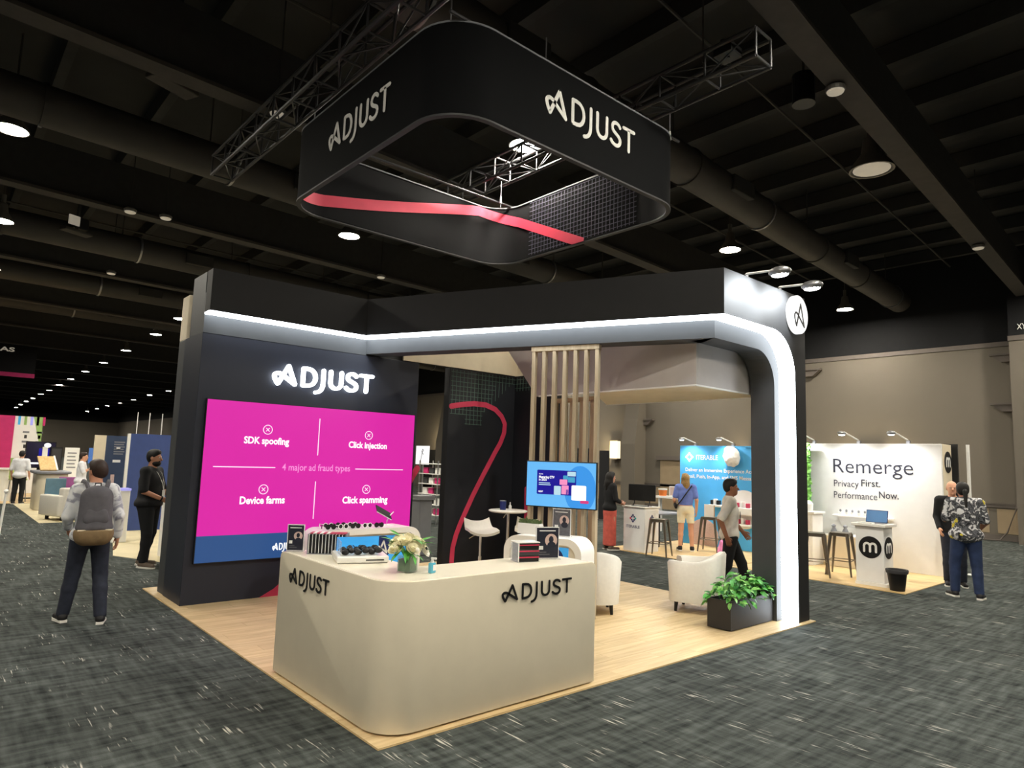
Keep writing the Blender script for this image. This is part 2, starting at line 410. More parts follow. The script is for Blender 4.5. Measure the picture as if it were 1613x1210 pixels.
# the brand mark, drawn as round-ended strokes (cap height 1)
def bez(p0, p1, p2, p3, n=8):
    return [tuple((1-t)**3*a+3*(1-t)**2*t*b_+3*(1-t)*t*t*c+t**3*d for a, b_, c, d in zip(p0, p1, p2, p3)) for t in [i/n for i in range(n+1)]]
A_LOOP = [(0.607, 0.97), (0.90, 0.03), (0.41, 0.44)]+bez((0.41, 0.44), (0.28, 0.58), (0.10, 0.60), (0.055, 0.42))+bez((0.055, 0.42), (0.05, 0.28), (0.14, 0.12), (0.21, 0.0))[1:]+[(0.607, 0.97)]
GLYPHS = [('letter_a', A_LOOP),
          ('letter_d', [(1.22, 0.04), (1.22, 0.94), (1.40, 0.94)]+bez((1.40, 0.94), (1.86, 0.94), (1.86, 0.04), (1.40, 0.04))+[(1.22, 0.04)]),
          ('letter_j', [(2.08, 0.95), (2.08, 0.25)]+bez((2.08, 0.25), (2.08, -0.10), (1.95, -0.24), (1.78, -0.27))),
          ('letter_u', [(2.40, 0.94), (2.40, 0.32)]+bez((2.40, 0.32), (2.42, -0.06), (2.86, -0.06), (2.88, 0.32))+[(2.88, 0.94)]),
          ('letter_s', bez((3.56, 0.82), (3.44, 1.02), (3.14, 0.98), (3.16, 0.70))+bez((3.16, 0.70), (3.18, 0.48), (3.56, 0.50), (3.58, 0.26))[1:]+bez((3.58, 0.26), (3.58, -0.04), (3.22, -0.06), (3.10, 0.16))[1:]),
          ('letter_t', [(3.76, 0.92), (4.32, 0.92)]), ('letter_t_stem', [(4.04, 0.92), (4.04, 0.03)])]
def brand(parent, p0, p1, cap, thick, m, stroke=0.115, up=(0, 0, 1)):
    p0, p1, up = Vector(p0), Vector(p1), Vector(up)
    u = p1-p0; u -= up*u.dot(up); k = u.length/4.37; u.normalize()
    for nm, pts in GLYPHS:
        if nm == 'letter_t_stem': continue
        mb = MB()
        mb.strip([(x*k, y*cap) for x, y in pts], stroke*cap, thick, p0, u, up)
        if nm == 'letter_t': mb.strip([(x*k, y*cap) for x, y in GLYPHS[-1][1]], stroke*cap, thick, p0, u, up)
        wo(nm, mb, m, parent)
def ring_strip(cx, cy, r, n=20): return [(cx+r*math.cos(2*PI*i/n), cy+r*math.sin(2*PI*i/n)) for i in range(n+1)]

# ------------------------------------------------------------------ smooth bodies from distance fields
def rot_to(d):
    d = Vector(d).normalized(); return d.to_track_quat('Z', 'Y').to_matrix()
class Field:
    def __init__(s, h): s.h = h; s.p = []; s.cut = []
    def cone(s, a, b, ra, rb, k=0.03, flat=None): s.p.append(('c', np.array(a, float), np.array(b, float), ra, rb, k, flat)); return s
    def ell(s, c, r, k=0.03): s.p.append(('e', np.array(c, float), np.array(r, float), k)); return s
    def sub(s, c, r): s.cut.append(('e', np.array(c, float), np.array(r, float))); return s
    def clip(s, p, n): s.cut.append(('p', np.array(p, float), np.array(n, float))); return s   # keeps the side n points away from
    def build(s, name):
        h = s.h; lo = np.full(3, 1e9); hi = -lo; bb = []
        for q in s.p:
            if q[0] == 'c': a = np.minimum(q[1]-q[3], q[2]-q[4]); b_ = np.maximum(q[1]+q[3], q[2]+q[4])
            else: a = q[1]-q[2]; b_ = q[1]+q[2]
            bb.append((a, b_)); lo = np.minimum(lo, a); hi = np.maximum(hi, b_)
        lo -= 3*h; hi += 3*h; n = np.ceil((hi-lo)/h).astype(int)+1
        f = np.full(n, 1.0)
        ax = [lo[i]+h*np.arange(n[i]) for i in range(3)]
        for q, (a, b_) in zip(s.p, bb):
            mg = 0.09
            i0 = np.maximum(0, ((a-mg-lo)/h).astype(int)); i1 = np.minimum(n, ((b_+mg-lo)/h).astype(int)+2)
            sl = tuple(slice(x, y) for x, y in zip(i0, i1))
            X, Y, Z = np.meshgrid(*[ax[i][sl[i]] for i in range(3)], indexing='ij', sparse=True)
            if q[0] == 'c':
                A, B, ra, rb, k, flat = q[1:]; d = B-A; L2 = max((d*d).sum(), 1e-9)
                px, py, pz = X-A[0], Y-A[1], Z-A[2]
                t = np.clip((px*d[0]+py*d[1]+pz*d[2])/L2, 0, 1)
                ex, ey, ez = px-t*d[0], py-t*d[1], pz-t*d[2]
                if flat is not None:
                    fx, fy, fz = flat; dist = np.sqrt((ex*fx)**2+(ey*fy)**2+(ez*fz)**2)-(ra+(rb-ra)*t)
                else: dist = np.sqrt(ex*ex+ey*ey+ez*ez)-(ra+(rb-ra)*t)
            else:
                c, r, k = q[1:]
                g = np.sqrt(((X-c[0])/r[0])**2+((Y-c[1])/r[1])**2+((Z-c[2])/r[2])**2)
                dist = (g-1)*r.min()*(0.5+0.5*1.0)
            cur = f[sl]; hh = np.clip(0.5+0.5*(cur-dist)/k, 0, 1)
            f[sl] = cur*(1-hh)+dist*hh-k*hh*(1-hh)
        X, Y, Z = np.meshgrid(*ax, indexing='ij', sparse=True)
        for q in s.cut:
            if q[0] == 'p': f = np.maximum(f, (X-q[1][0])*q[2][0]+(Y-q[1][1])*q[2][1]+(Z-q[1][2])*q[2][2])
            else: f = np.maximum(f, -(np.sqrt(((X-q[1][0])/q[2][0])**2+((Y-q[1][1])/q[2][1])**2+((Z-q[1][2])/q[2][2])**2)-1)*q[2].min())
        V, Fc = nets(f, lo, h)
        me = bpy.data.meshes.new(name)
        me.vertices.add(len(V)); me.vertices.foreach_set('co', V.ravel())
        me.loops.add(Fc.size); me.loops.foreach_set('vertex_index', Fc.ravel())
        me.polygons.add(len(Fc)); me.polygons.foreach_set('loop_start', np.arange(0, Fc.size, 4)); me.polygons.foreach_set('loop_total', np.full(len(Fc), 4))
        me.polygons.foreach_set('use_smooth', np.ones(len(Fc), bool)); me.update(); me.validate()
        return me
def nets(f, lo, h):
    n = np.array(f.shape); c = tuple(n-1); acc = np.zeros(c+(3,)); cnt = np.zeros(c)
    cor = [np.array((i, j, k)) for i in (0, 1) for j in (0, 1) for k in (0, 1)]
    sl = lambda a: tuple(slice(a[i], a[i]+c[i]) for i in range(3))
    for a in cor:
        for d in range(3):
            if a[d] == 0:
                b_ = a.copy(); b_[d] = 1
                fa, fb = f[sl(a)], f[sl(b_)]; mk = (fa < 0) != (fb < 0)
                t = fa[mk]/(fa[mk]-fb[mk]); p = np.repeat(a[None].astype(float), len(t), 0); p[:, d] = t
                acc[mk] += p; cnt[mk] += 1
    on = cnt > 0; idx = np.full(c, -1); idx[on] = np.arange(on.sum())
    V = (np.argwhere(on)+acc[on]/cnt[on][:, None])*h+lo
    F = []
    for d in range(3):
        e1, e2 = (d+1) % 3, (d+2) % 3
        a = [slice(0, None)]*3; b_ = [slice(0, None)]*3
        a[d] = slice(0, n[d]-1); b_[d] = slice(1, n[d])
        fa, fb = f[tuple(a)], f[tuple(b_)]
        q = np.argwhere((fa < 0) != (fb < 0))
        q = q[(q[:, e1] > 0) & (q[:, e2] > 0) & (q[:, e1] < n[e1]-1) & (q[:, e2] < n[e2]-1)]
        if not len(q): continue
        o1 = np.zeros(3, int); o1[e1] = 1; o2 = np.zeros(3, int); o2[e2] = 1
        ids = [idx[tuple((q-x).T)] for x in (o1+o2, o2, 0*o1, o1)]
        fl = fa[tuple(q.T)] < 0
        qd = np.stack(ids, 1); qd[~fl] = qd[~fl][:, ::-1]
        F.append(qd)
    return V, np.concatenate(F).astype(np.int32)

# ================================================================== THE HALL
HX0, HX1, HY0, HY1, CEIL = -13.0, 21.3, -13.0, 122.0, 8.7
struct('floor', MB().box((HX0, HY0, -0.1), (HX1, HY1, 0.0)), 'carpet')
ceil_o = struct('ceiling', MB().box((HX0, HY0, CEIL), (HX1, HY1, CEIL+0.1)), 'ceiling_deck')
wr = struct('wall_right', MB().box((HX1, HY0, 0), (HX1+0.2, HY1, 5.66)), 'hall_wall')
struct('trim_1', MB().box((HX1-0.03, HY0, 5.66), (HX1+0.2, HY1, 5.80)), 'hall_trim')
struct('wall_right_upper', MB().box((HX1, HY0, 5.80), (HX1+0.2, HY1, CEIL)), 'hall_black')
struct('wall_far', MB().box((HX0, HY1, 0), (HX1, HY1+0.2, 5.7)), 'hall_wall')
struct('wall_far_upper', MB().box((HX0, HY1, 5.7), (HX1, HY1+0.2, CEIL)), 'hall_black')
struct('wall_left', MB().box((HX0-0.2, HY0, 0), (HX0, HY1, CEIL)), 'hall_wall')
struct('wall_near', MB().box((HX0, HY0-0.2, 0), (HX1, HY0, CEIL)), 'hall_wall')
# chair rail, wainscot and baseboard on the right wall
struct('trim_2', MB().box((HX1-0.05, HY0, 0.94), (HX1, HY1, 1.06)).box((HX1-0.07, HY0, 1.03), (HX1, HY1, 1.06)), 'hall_trim')
struct('baseboard_right', MB().box((HX1-0.03, HY0, 0), (HX1, HY1, 0.16)), 'hall_trim')
wp = MB().box((0, 0, 0), (0.012, 1.75, 0.70)).mesh('wainscot_panel', bevel=0.004, seg=1)
for i in range(15):
    o = ob('wainscot_panel', wp, 'hall_wainscot', wr); o.location = (HX1-0.012, -6.0+i*1.95, 0.20)
# pier at the right edge of the view with a lettered sign above it
pier = MB().box((20.55, -3.0, 0), (HX1-0.08, gx(1592, 600, 20.55).y, 5.68))
struct('wall_pier', pier, 'hall_wall')
struct('trim_3', MB().box((20.52, -3.0, 5.68), (HX1-0.08, gx(1592, 600, 20.55).y+0.02, 5.82)), 'hall_trim')
struct('wall_pier_upper', MB().box((20.55, -3.0, 5.82), (HX1-0.08, gx(1592, 600, 20.55).y, 8.4)), 'hall_black')
hs = thing('hall_sign', 'small white letters on the dark band above the beige pier', 'sign', (20.5, 0.55, 6.05))
words('letters', 'XY', gx(1602, 519, 20.5), gx(1617, 521, 20.5), 0.16, 'matte_white', hs, bold=0.01, lift=0.01)
# sloping buttress columns of the right wall
def buttress(y, z_knee, w_, m='hall_wall'):
    mb = MB(); prof = [(HX1-0.01, 0), (HX1-0.75, 0), (HX1-0.75, z_knee), (HX1-0.28, 5.64), (HX1-0.01, 5.64)]
    mb.prism([(p[0], p[1]) for p in prof], (0, y, 0), (1, 0, 0), (0, 0, 1), (0, w_, 0))
    return struct('wall_buttress', mb, m)
buttress(gx(1000, 800, 20.6).y, 2.7, 0.75)
buttress(gx(706, 740, 20.6).y, 2.7, 1.3)
# door niche in the right wall behind the blue booth, and dark doorways
dn = gx(1040, 740, 21.25)
d1 = struct('door_1', MB().box((HX1-0.05, dn.y-1.9, 0), (HX1-0.01, dn.y, 2.05)), 'hall_wainscot')
ob('door_head', MB().box((HX1-0.16, dn.y-2.1, 2.05), (HX1-0.01, dn.y+0.15, 2.22)), 'hall_trim', d1)
ob('light_panel', MB().box((HX1-0.07, dn.y-1.30, 0.95), (HX1-0.05, dn.y-1.12, 1.75)), 'white_glow', d1)
struct('door_2', MB().box((HX1-0.03, 17.3, 0), (HX1-0.01, 18.3, 2.5)), 'hall_black')
struct('door_3', MB().box((HX1-0.03, 29.6, 0), (HX1-0.01, 31.4, 2.3)), 'hall_black')
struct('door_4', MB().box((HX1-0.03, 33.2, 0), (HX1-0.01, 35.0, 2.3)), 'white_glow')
# wall sconces
def sconce(p, label):
    t = thing('wall_sconce', label, 'sconce', p, 0, 'wall sconces')
    ob('back_plate', MB().box((-0.05, -0.10, -0.5), (0.0, 0.10, -0.2)).mesh('p', bevel=0.01), 'steel', t)
    ob('shade', MB().box((-0.26, -0.22, -0.2), (-0.03, 0.22, 0.62)).mesh('s', bevel=0.02), 'sconce_glass', t)
    ob('finial', MB().cyl((-0.14, 0, -0.2), (-0.14, 0, -0.42), 0.06, 0.02), 'steel', t)
    ob('frame', MB().box((-0.27, -0.24, 0.60), (-0.02, 0.24, 0.65)), 'steel', t); ob('frame', MB().box((-0.27, -0.24, -0.23), (-0.02, 0.24, -0.18)), 'steel', t)
    l = bpy.data.lights.new('sconce_light', 'POINT'); l.energy = 130; l.color = (1, 0.82, 0.5); l.shadow_soft_size = 0.15
    lo = bpy.data.objects.new('sconce_light', l); COL.objects.link(lo); lo.parent = t; lo.location = (-0.45, 0, 0.2)
    return t
pS = gx(972, 716, 21.29)
sconce(pS, 'lit rectangular wall sconce left of the sloping column')
sconce(Vector((21.29, 5.0, 1.95)), 'wall sconce hidden behind the white booth wall')
sconce(Vector((21.29, 9.0, 1.95)), 'wall sconce hidden behind the blue booth wall')
sconce(Vector((21.29, 29.3, 2.6)), 'wall sconce seen in the gap beside the video wall')
# small wall shelf-like vents and strobe boxes
for px, py, nm in ((1018, 663, 'small triangular vent on the wall above the blue booth'), (1275, 585, 'small shelf vent on the wall by the lit arch pillar'), (1590, 560, 'bracket vent beside the pier, upper'), (1592, 638, 'bracket vent beside the pier, lower')):
    p = gx(px, py, 21.28)
    v = MB().prism([(-0.42, 0), (0.42, 0), (0.18, -0.20), (-0.18, -0.20)], (21.29, p.y, p.z), (0, 1, 0), (0, 0, 1), (-0.18, 0, 0)).box((21.07, p.y-0.46, p.z), (21.29, p.y+0.46, p.z+0.05))
    tag(ob('wall_vent', v, 'hall_trim'), nm, 'vent', 'wall vents')
# cable running down the right wall
p0, p1, p2 = gx(1607, 640, 21.2), gx(1602, 800, 21.2), gx(1578, 850, 21.2)
tag(ob('wall_cable', MB().tube([p0+Vector((0, 0, 1.0)), p0, (p0+p1)/2, p1, (21.15, p2.y-0.15, 0.25), (21.0, p2.y, 0.03), (20.5, p2.y+0.8, 0.025)], 0.022, 6), 'hall_trim'), 'dark cable hanging down the beige wall to the carpet', 'cable')

# ---- ceiling: cross beams along x, purlins along y, round ducts
HR = 0.0646   # the roof beams lie about 3.7 degrees off the booth's axes
def rb(x, y, z): return Vector((x, y+(x-4)*HR, z))
def xbeam(y, z0, z1, w_, m, name, x0=-12.5, x1=21.0):
    a, b_ = rb(x0, y, 0), rb(x1, y, 0)
    return MB().add([(a.x, a.y, z0), (b_.x, b_.y, z0), (b_.x, b_.y+w_, z0), (a.x, a.y+w_, z0), (a.x, a.y, z1), (b_.x, b_.y, z1), (b_.x, b_.y+w_, z1), (a.x, a.y+w_, z1)],
                    [(0, 3, 2, 1), (4, 5, 6, 7), (0, 1, 5, 4), (1, 2, 6, 5), (2, 3, 7, 6), (3, 0, 4, 7)])
k = 0
for i in range(16):
    y = -0.58+6.6*i-6.6
    bm_ = ob('roof_beam', xbeam(y, 7.0, 8.0, 0.14, 'beam_dark', ''), 'beam_dark', ceil_o)
    ob('bottom_flange', xbeam(y-0.10, 6.94, 7.0, 0.34, 'beam_grey', ''), 'beam_grey', bm_)
pur = MB().box((0, HY0, 0), (0.16, 60, 0.34)).mesh('purlin')
for i in range(19):
    o = ob('purlin', pur, 'beam_dark', ceil_o); o.location = (-9.5+i*1.65, 0, CEIL-0.36); o.rotation_euler = (0, 0, 0)
def duct(y, z, r, label, x0=-12.0, x1=20.8):
    a, b_ = rb(x0, y, z), rb(x1, y, z)
    t = thing('air_duct', label, 'duct', a)
    wo('pipe', MB().cyl(a, b_, r, n=24).mesh('pipe', smooth=True), 'duct_grey', t)
    d = (b_-a).normalized()
    for i in range(11):
        p = a+d*(1.4+3.05*i); wo('joint_ring', MB().cyl(p, p+d*0.05, r+0.025, n=24), 'alu' if i % 3 == 1 else 'duct_grey', t)
    for i in range(5):
        p = a+d*(2.6+6.1*i)
        wo('grille', MB().box((p.x, p.y-r-0.05, p.z-0.16), (p.x+0.75, p.y-r+0.10, p.z+0.16)).mesh('g', bevel=0.02), 'beam_dark', t)
    for i in range(6):
        p = a+d*(1.0+6.1*i); wo('hanger', MB().cyl(p+Vector((0, 0, r)), (p.x, p.y, CEIL), 0.015, n=6), 'beam_grey', t)
    return t
duct(2.75, 7.32, 0.34, 'round grey air duct passing above the hanging ring sign')
duct(9.35, 7.32, 0.34, 'round grey air duct behind the hanging ring sign')
duct(16.9, 7.32, 0.34, 'round grey air duct, third from the front')
duct(22.55, 7.32, 0.34, 'round grey air duct, fourth from the front')
duct(27.9, 7.32, 0.34, 'round grey air duct, farthest of those in view')
# slim conduits along x and hanger rods
for j, (y, z) in enumerate(((1.3, 8.2), (5.2, 8.25), (11.8, 8.2), (18.2, 8.2))):
    tag(ob('conduit', MB().cyl(rb(-12, y, z), rb(20.8, y, z), 0.025, n=6), 'beam_grey'), ['thin conduit pipe nearest under the black roof', 'thin conduit pipe over the ring sign', 'thin conduit pipe behind the ring sign', 'thin conduit pipe farthest under the roof'][j], 'conduit', 'roof conduits')

# ---- high-bay lamps
LZ = 7.0
def make_lamp(lit=True):
    t = thing('high_bay_lamp', '', 'lamp', (0, 0, LZ))
    ob('shade', MB().lathe([(0.06, 0.42), (0.09, 0.40), (0.12, 0.20), (0.25, 0.02), (0.262, -0.02), (0.24, -0.02), (0.11, 0.18), (0.05, 0.19)], n=20).mesh('shade', smooth=True), 'lamp_housing', t)
    ob('lens', MB().lathe([(0.0, -0.012), (0.215, -0.012), (0.215, 0.0), (0.0, 0.0)], n=20), 'lamp_lens' if lit else 'pale_glow', t)
    ob('stem', MB().cyl((0, 0, 0.42), (0, 0, CEIL-LZ-0.02), 0.018, n=6), 'beam_grey', t)
    ob('hook', MB().cyl((0, 0, 0.42), (0, 0, 0.62), 0.05, n=8), 'lamp_housing', t)
    return t
lamp0 = make_lamp(); used = [False]
def put_lamp(x, y, label, group):
    o = lamp0 if not used[0] else copy_tree(lamp0)
    used[0] = True; o.location = (x, y, LZ); o['label'] = label; o['group'] = group
for px, py, lb in ((18, 203, 'lit high-bay lamp at the upper left edge of the view'), (550, 371, 'lit high-bay lamp just below the ring sign, left'), (826, 228, 'lit high-bay lamp seen through the opening of the ring sign'),
                   (1150, 393, 'lit high-bay lamp above the black arch fascia'), (1331, 487, 'lit high-bay lamp right of the round logo pillar'), (2, 347, 'lit high-bay lamp cut by the left edge of the view')):
    p = gz(px, py, LZ); put_lamp(p.x, p.y, lb, 'high-bay lamps')
rows = [[(742, 685), (600, 762), (493, 820), (407, 862), (338, 898), (284, 926), (235, 952), (194, 970), (156, 990), (125, 1005), (99, 1020), (77, 1034), (54, 1045), (35, 1053)],
        [(803, 955), (713, 975), (636, 997), (571, 1012), (511, 1026), (462, 1040), (417, 1052), (379, 1060), (342, 1071)],
        [(828, 1060), (767, 1070), (706, 1080), (655, 1087)]]
ORD = ['first', 'second', 'third', 'fourth', 'fifth', 'sixth', 'seventh', 'eighth', 'ninth', 'tenth', 'eleventh', 'twelfth', 'thirteenth', 'fourteenth', 'fifteenth']
rl = ['lit high-bay lamp in the steep receding row at far left', 'lit high-bay lamp in the middle receding row of three', 'lit high-bay lamp in the lowest receding row beside the video wall']
for r, lb in zip(rows, rl):
    for n_i, (x, y) in enumerate(r):
        p = gz(x/3.024, 300+y/3.024, LZ)
        if p.y < HY1-1 and p.x < HX1-0.5: put_lamp(p.x, p.y, lb.replace('lit high-bay lamp in', ORD[n_i]+' nearest lit high-bay lamp of'), lb.replace('lit high-bay lamp in', 'lamps of'))
# the same grid goes on around and behind the viewer
for x in (-8.6, -1.8, 4.5, 11.6, 18.6):
    for y in (-8.4, -2.1):
        put_lamp(x, y+0.05*x, 'lit lamp in front of the booth, '+ORD[[-8.6, -1.8, 4.5, 11.6, 18.6].index(x)]+' from left in the '+('outer row' if y < -5 else 'inner row'), 'high-bay lamps in front of the booth')
for n_i, (x, y) in enumerate(((-8.6, 4.2), (-8.6, 10.4), (11.8, 10.6), (18.8, 11.2), (4.6, 18.3), (11.9, 19.0), (18.9, 19.4), (4.8, 24.6), (12.0, 25.0), (-1.4, 21.0))):
    put_lamp(x, y, ORD[n_i]+' lit high-bay lamp of the grid beside and behind the booth', 'high-bay lamps behind the booth')
off = make_lamp(False); p = gz(1373, 266, LZ); off.location = p; off.scale = (1.35, 1.35, 1.35)
off['label'] = 'unlit wide high-bay lamp with a pale lens at upper right'
for ch in off.children:
    if ch.name.startswith('stem'): ch.scale = (1, 1, 0.74)
# small round ceiling fixtures on the beams
for i, (px, py, lb) in enumerate(((1316, 144, 'small round white fixture on the long beam, nearest'), (1541, 391, 'small round white fixture on the long beam, farther'), (205, 334, 'small white fixture at left, first of two on one beam'), (261, 344, 'small white fixture at left, second of two on one beam'), (175, 431, 'small white fixture on the next beam at left'), (600, 437, 'small white fixture on the beam over the video wall'), (437, 180, 'small white lamp head behind the left truss'))):
    p = gz(px, py, 6.86)
    t = thing('ceiling_fixture', lb, 'ceiling light', p, 0, 'small ceiling fixtures')
    ob('rim', MB().lathe([(0.0, 0.0), (0.12, 0.0), (0.13, 0.05), (0.07, 0.10), (0.0, 0.10)], n=16), 'lamp_housing', t)
    ob('lens', MB().lathe([(0.0, -0.02), (0.10, -0.02), (0.11, 0.0), (0.0, 0.0)], n=16), 'pale_glow', t)
    ob('stem', MB().cyl((0, 0, 0.09), (0, 0, CEIL-6.86-0.02), 0.012, n=5), 'beam_dark', t)
# black cylinder speaker, small boxes with pale plates under the roof
p = gz(1266, 163, 7.0); t = thing('ceiling_speaker', 'black cylindrical speaker hanging under the roof at right', 'speaker', p)
ob('body', MB().cyl((0, 0, 0), (0, 0, 0.42), 0.15, n=16), 'black', t); ob('ring', MB().cyl((0, 0, -0.015), (0, 0, 0), 0.155, n=16), 'dark_grey', t)
ob('rod', MB().cyl((0, 0, 0.42), (0, 0, CEIL-7.02), 0.02, n=6), 'beam_grey', t)
for px, py, sc, lb in ((268, 122, 1.0, 'dark emergency light box with a white plate at upper left'), (118, 358, 1.0, 'small roof box with a pale plate, lower left')):
    p = gz(px, py, 7.3); t = thing('roof_box', lb, 'box', p, 0.4, 'roof boxes')
    ob('body', MB().box((-0.02, -0.05, 0), (0.32, 0.2, 0.28)).mesh('b', bevel=0.02), 'black', t)
    ob('plate', MB().box((-0.20, -0.09, 0.03), (0.06, -0.05, 0.27)), 'pale_glow', t)
    ob('tray', MB().box((-0.32, -0.2, -0.16), (0.36, 0.1, -0.08)).mesh('b', bevel=0.02), 'beam_grey', t)
    ob('bracket', MB().box((0.05, 0.0, 0.28), (0.1, 0.05, CEIL-7.32)).box((0.0, -0.05, -0.08), (0.06, 0.0, 0.0)), 'beam_dark', t)

# ---- box trusses that carry the ring sign
def truss(a, b_, sz, label):
    a, b_ = Vector(a), Vector(b_); L = (b_-a).length; d = (b_-a).normalized(); s_ = d.cross(Vector((0, 0, 1))).normalized(); up = Vector((0, 0, 1))
    t = thing('box_truss', label, 'truss', a)
    h = sz/2
    for su, sv in ((-1, 0), (1, 0), (-1, 1), (1, 1)):
        o0 = a+s_*h*su+up*sz*sv; wo('chord', MB().cyl(o0, o0+d*L, 0.026, n=8), 'truss_grey', t)
    n_ = int(L/0.62)
    for i in range(n_+1):
        q = a+d*(L*i/n_)
        mb = MB()
        c = [q-s_*h, q+s_*h, q+s_*h+up*sz, q-s_*h+up*sz]
        for k in range(4): mb.cyl(c[k], c[(k+1) % 4], 0.016, n=6)
        if i < n_:
            e = d*(L/n_)
            for k in range(4):
                if (i+k) % 2: mb.cyl(c[k], c[(k+1) % 4]+e, 0.011, n=5)
                else: mb.cyl(c[(k+1) % 4], c[k]+e, 0.011, n=5)
        wo('frame', mb, 'truss_grey', t)
    for i in range(3):
        q = a+d*(L*(0.10+0.40*i))+up*sz
        wo('hanger', MB().cyl(q, (q.x, q.y, CEIL), 0.012, n=6), 'beam_grey', t)
    return t
truss((1.04, -0.2, 6.5), (1.04, 7.8, 6.5), 0.34, 'long grey box truss running over the left side of the ring sign')
truss((4.47, -0.25, 6.5), (4.47, 7.7, 6.5), 0.34, 'grey box truss over the right side of the ring sign')
for px, py, lb in ((1146, 66, 'small round stage lamp on the right truss'),):
    p = gx(px, py, 4.47); t = thing('stage_lamp', lb, 'stage lamp', p)
    ob('head', MB().cyl((0, 0, 0), (0.08, 0.1, -0.08), 0.09, 0.11, n=12), 'alu', t); ob('yoke', MB().cyl((0, 0, 0), (0, 0, -0.22), 0.03, n=6), 'black', t)
    ob('base', MB().box((-0.12, -0.12, 6.87-p.z), (0.12, 0.12, -0.2)), 'black', t)

# ================================================================== THE MAIN BOOTH
FZ = 0.012      # top of the laminate floor
bf = struct('floor_booth', MB().box((0.0, 0.0, 0.0), (6.09, 6.09, 0.006)), 'booth_wood')
PL, PW = 1.218, 0.1903
pmesh = {}
for j in range(32):
    x = -PL*((j*0.37) % 1.0)
    while x < 6.09-1e-3:
        a, b_ = max(0.0, x), min(6.09, x+PL)
        if b_-a > 0.02:
            key = round(b_-a, 3)
            if key not in pmesh: pmesh[key] = MB().box((0.0008, 0.0008, 0.006), (key-0.0008, PW-0.0008, FZ)).mesh('plank')
            o = ob('plank', pmesh[key], 'oak_plank', bf); o.location = (a, j*PW, 0)
        x += PL

# ---- media wall
WY = 4.744
mw = thing('media_wall', 'tall dark navy wall of the booth that carries the magenta screen', 'wall', (1.65, 5.1, FZ))
wo('body', MB().box((0.09, WY, FZ), (3.25, 5.48, 3.28)).mesh('b', bevel=0.004, seg=1), 'navy', mw)
wo('upper_body', MB().box((0.09, WY+0.03, 3.28), (3.25, 5.3, 4.05)), 'charcoal', mw)
ptsr = [gy(x, y, WY-0.003) for x, y in ((405, 955), (436, 936), (470, 905), (520, 880))]
wo('red_ribbon', MB().strip([(p.x, p.z) for p in ptsr], 0.17, 0.003, (0, WY, 0), (1, 0, 0), (0, 0, 1)), 'red', mw)
ptsr = [gy(x, y, WY-0.003) for x, y in ((640, 768), (651, 748), (657, 738))]
wo('red_ribbon', MB().strip([(p.x, p.z) for p in ptsr], 0.10, 0.003, (0, WY, 0), (1, 0, 0), (0, 0, 1)), 'red', mw)
la, lb_ = gy(424, 606, WY), gy(586, 622, WY)
zb_ = gy(480, 611, WY).z+0.015
brand(mw, Vector((la.x+0.02, WY-0.03, zb_)), Vector((lb_.x-0.02, WY-0.03, zb_)), 0.255, 0.05, 'letters_lit', stroke=0.185)
lp = gy(303, 485, 5.75)
tag(ob('header_box', MB().box((lp.x-0.11, 5.5, 3.28), (lp.x+0.30, 5.8, 3.88)).mesh('h', bevel=0.01), 'cream_fabric'), 'cream box sticking out behind the top left of the media wall', 'box')
tag(ob('side_post', MB().box((lp.x-0.11, 5.5, 0), (lp.x+0.30, 5.8, 3.28)).mesh('h', bevel=0.01), 'charcoal'), 'charcoal post behind the left end of the media wall', 'post')

# ---- LED video wall
SY = WY-0.05
vw = thing('video_wall', 'large magenta video screen listing four ad fraud types', 'screen', (1.7, SY, 0.5))
sx0, sx1 = 0.2, 3.18
wo('frame', MB().box((sx0-0.01, SY+0.004, 0.49), (sx1+0.01, WY-0.001, 2.475)), 'black', vw)
wo('magenta_image', MB().box((sx0, SY, 0.815), (sx1, SY+0.004, 2.465)), 'magenta_screen', vw)
wo('blue_image', MB().box((sx0, SY, 0.50), (sx1, SY+0.004, 0.815)), 'blue_screen', vw)
def scr(px, py): return gy(px, py, SY-0.002)
for body, a, b_, cap, bold, mm in (('SDK spoofing', (384, 698), (455, 702), 0.085, 0.03, 'screen_white'), ('Click injection', (549, 705), (609, 708), 0.085, 0.03, 'screen_white'),
        ('4 major ad fraud types', (444, 741), (551, 744), 0.088, 0.012, 'screen_pink'), ('Device farms', (377, 794), (448, 795), 0.09, 0.03, 'screen_white'), ('Click spamming', (539, 793), (610, 793), 0.09, 0.03, 'screen_white')):
    words('headline', body, scr(*a), scr(*b_), cap, mm, vw, bold=bold, lift=0.002)
for px, py in ((422, 677), (581, 686), (415, 771), (577, 771)):
    c = scr(px, py); mb = MB()
    mb.strip(ring_strip(c.x, c.z, 0.058), 0.010, 0.002, (0, SY-0.002, 0), (1, 0, 0), (0, 0, 1))
    for s_ in (-1, 1): mb.strip([(c.x-0.02, c.z-0.02*s_), (c.x+0.02, c.z+0.02*s_)], 0.010, 0.002, (0, SY-0.002, 0), (1, 0, 0), (0, 0, 1))
    wo('cross_icon', mb, 'screen_text', vw)
for a, b_ in (((504, 660), (501, 717)), ((497, 759), (494, 817)), ((336, 735), (433, 737)), ((560, 739), (634, 742))):
    a, b_ = scr(*a), scr(*b_)
    if abs(a.x-b_.x) < 0.1: b_.x = a.x
    else: b_.z = a.z
    wo('rule_line', MB().strip([(a.x, a.z), (b_.x, b_.z)], 0.012, 0.002, (0, SY-0.002, 0), (1, 0, 0), (0, 0, 1)), 'screen_text', vw)
a, b_ = scr(429, 866), scr(467, 864)
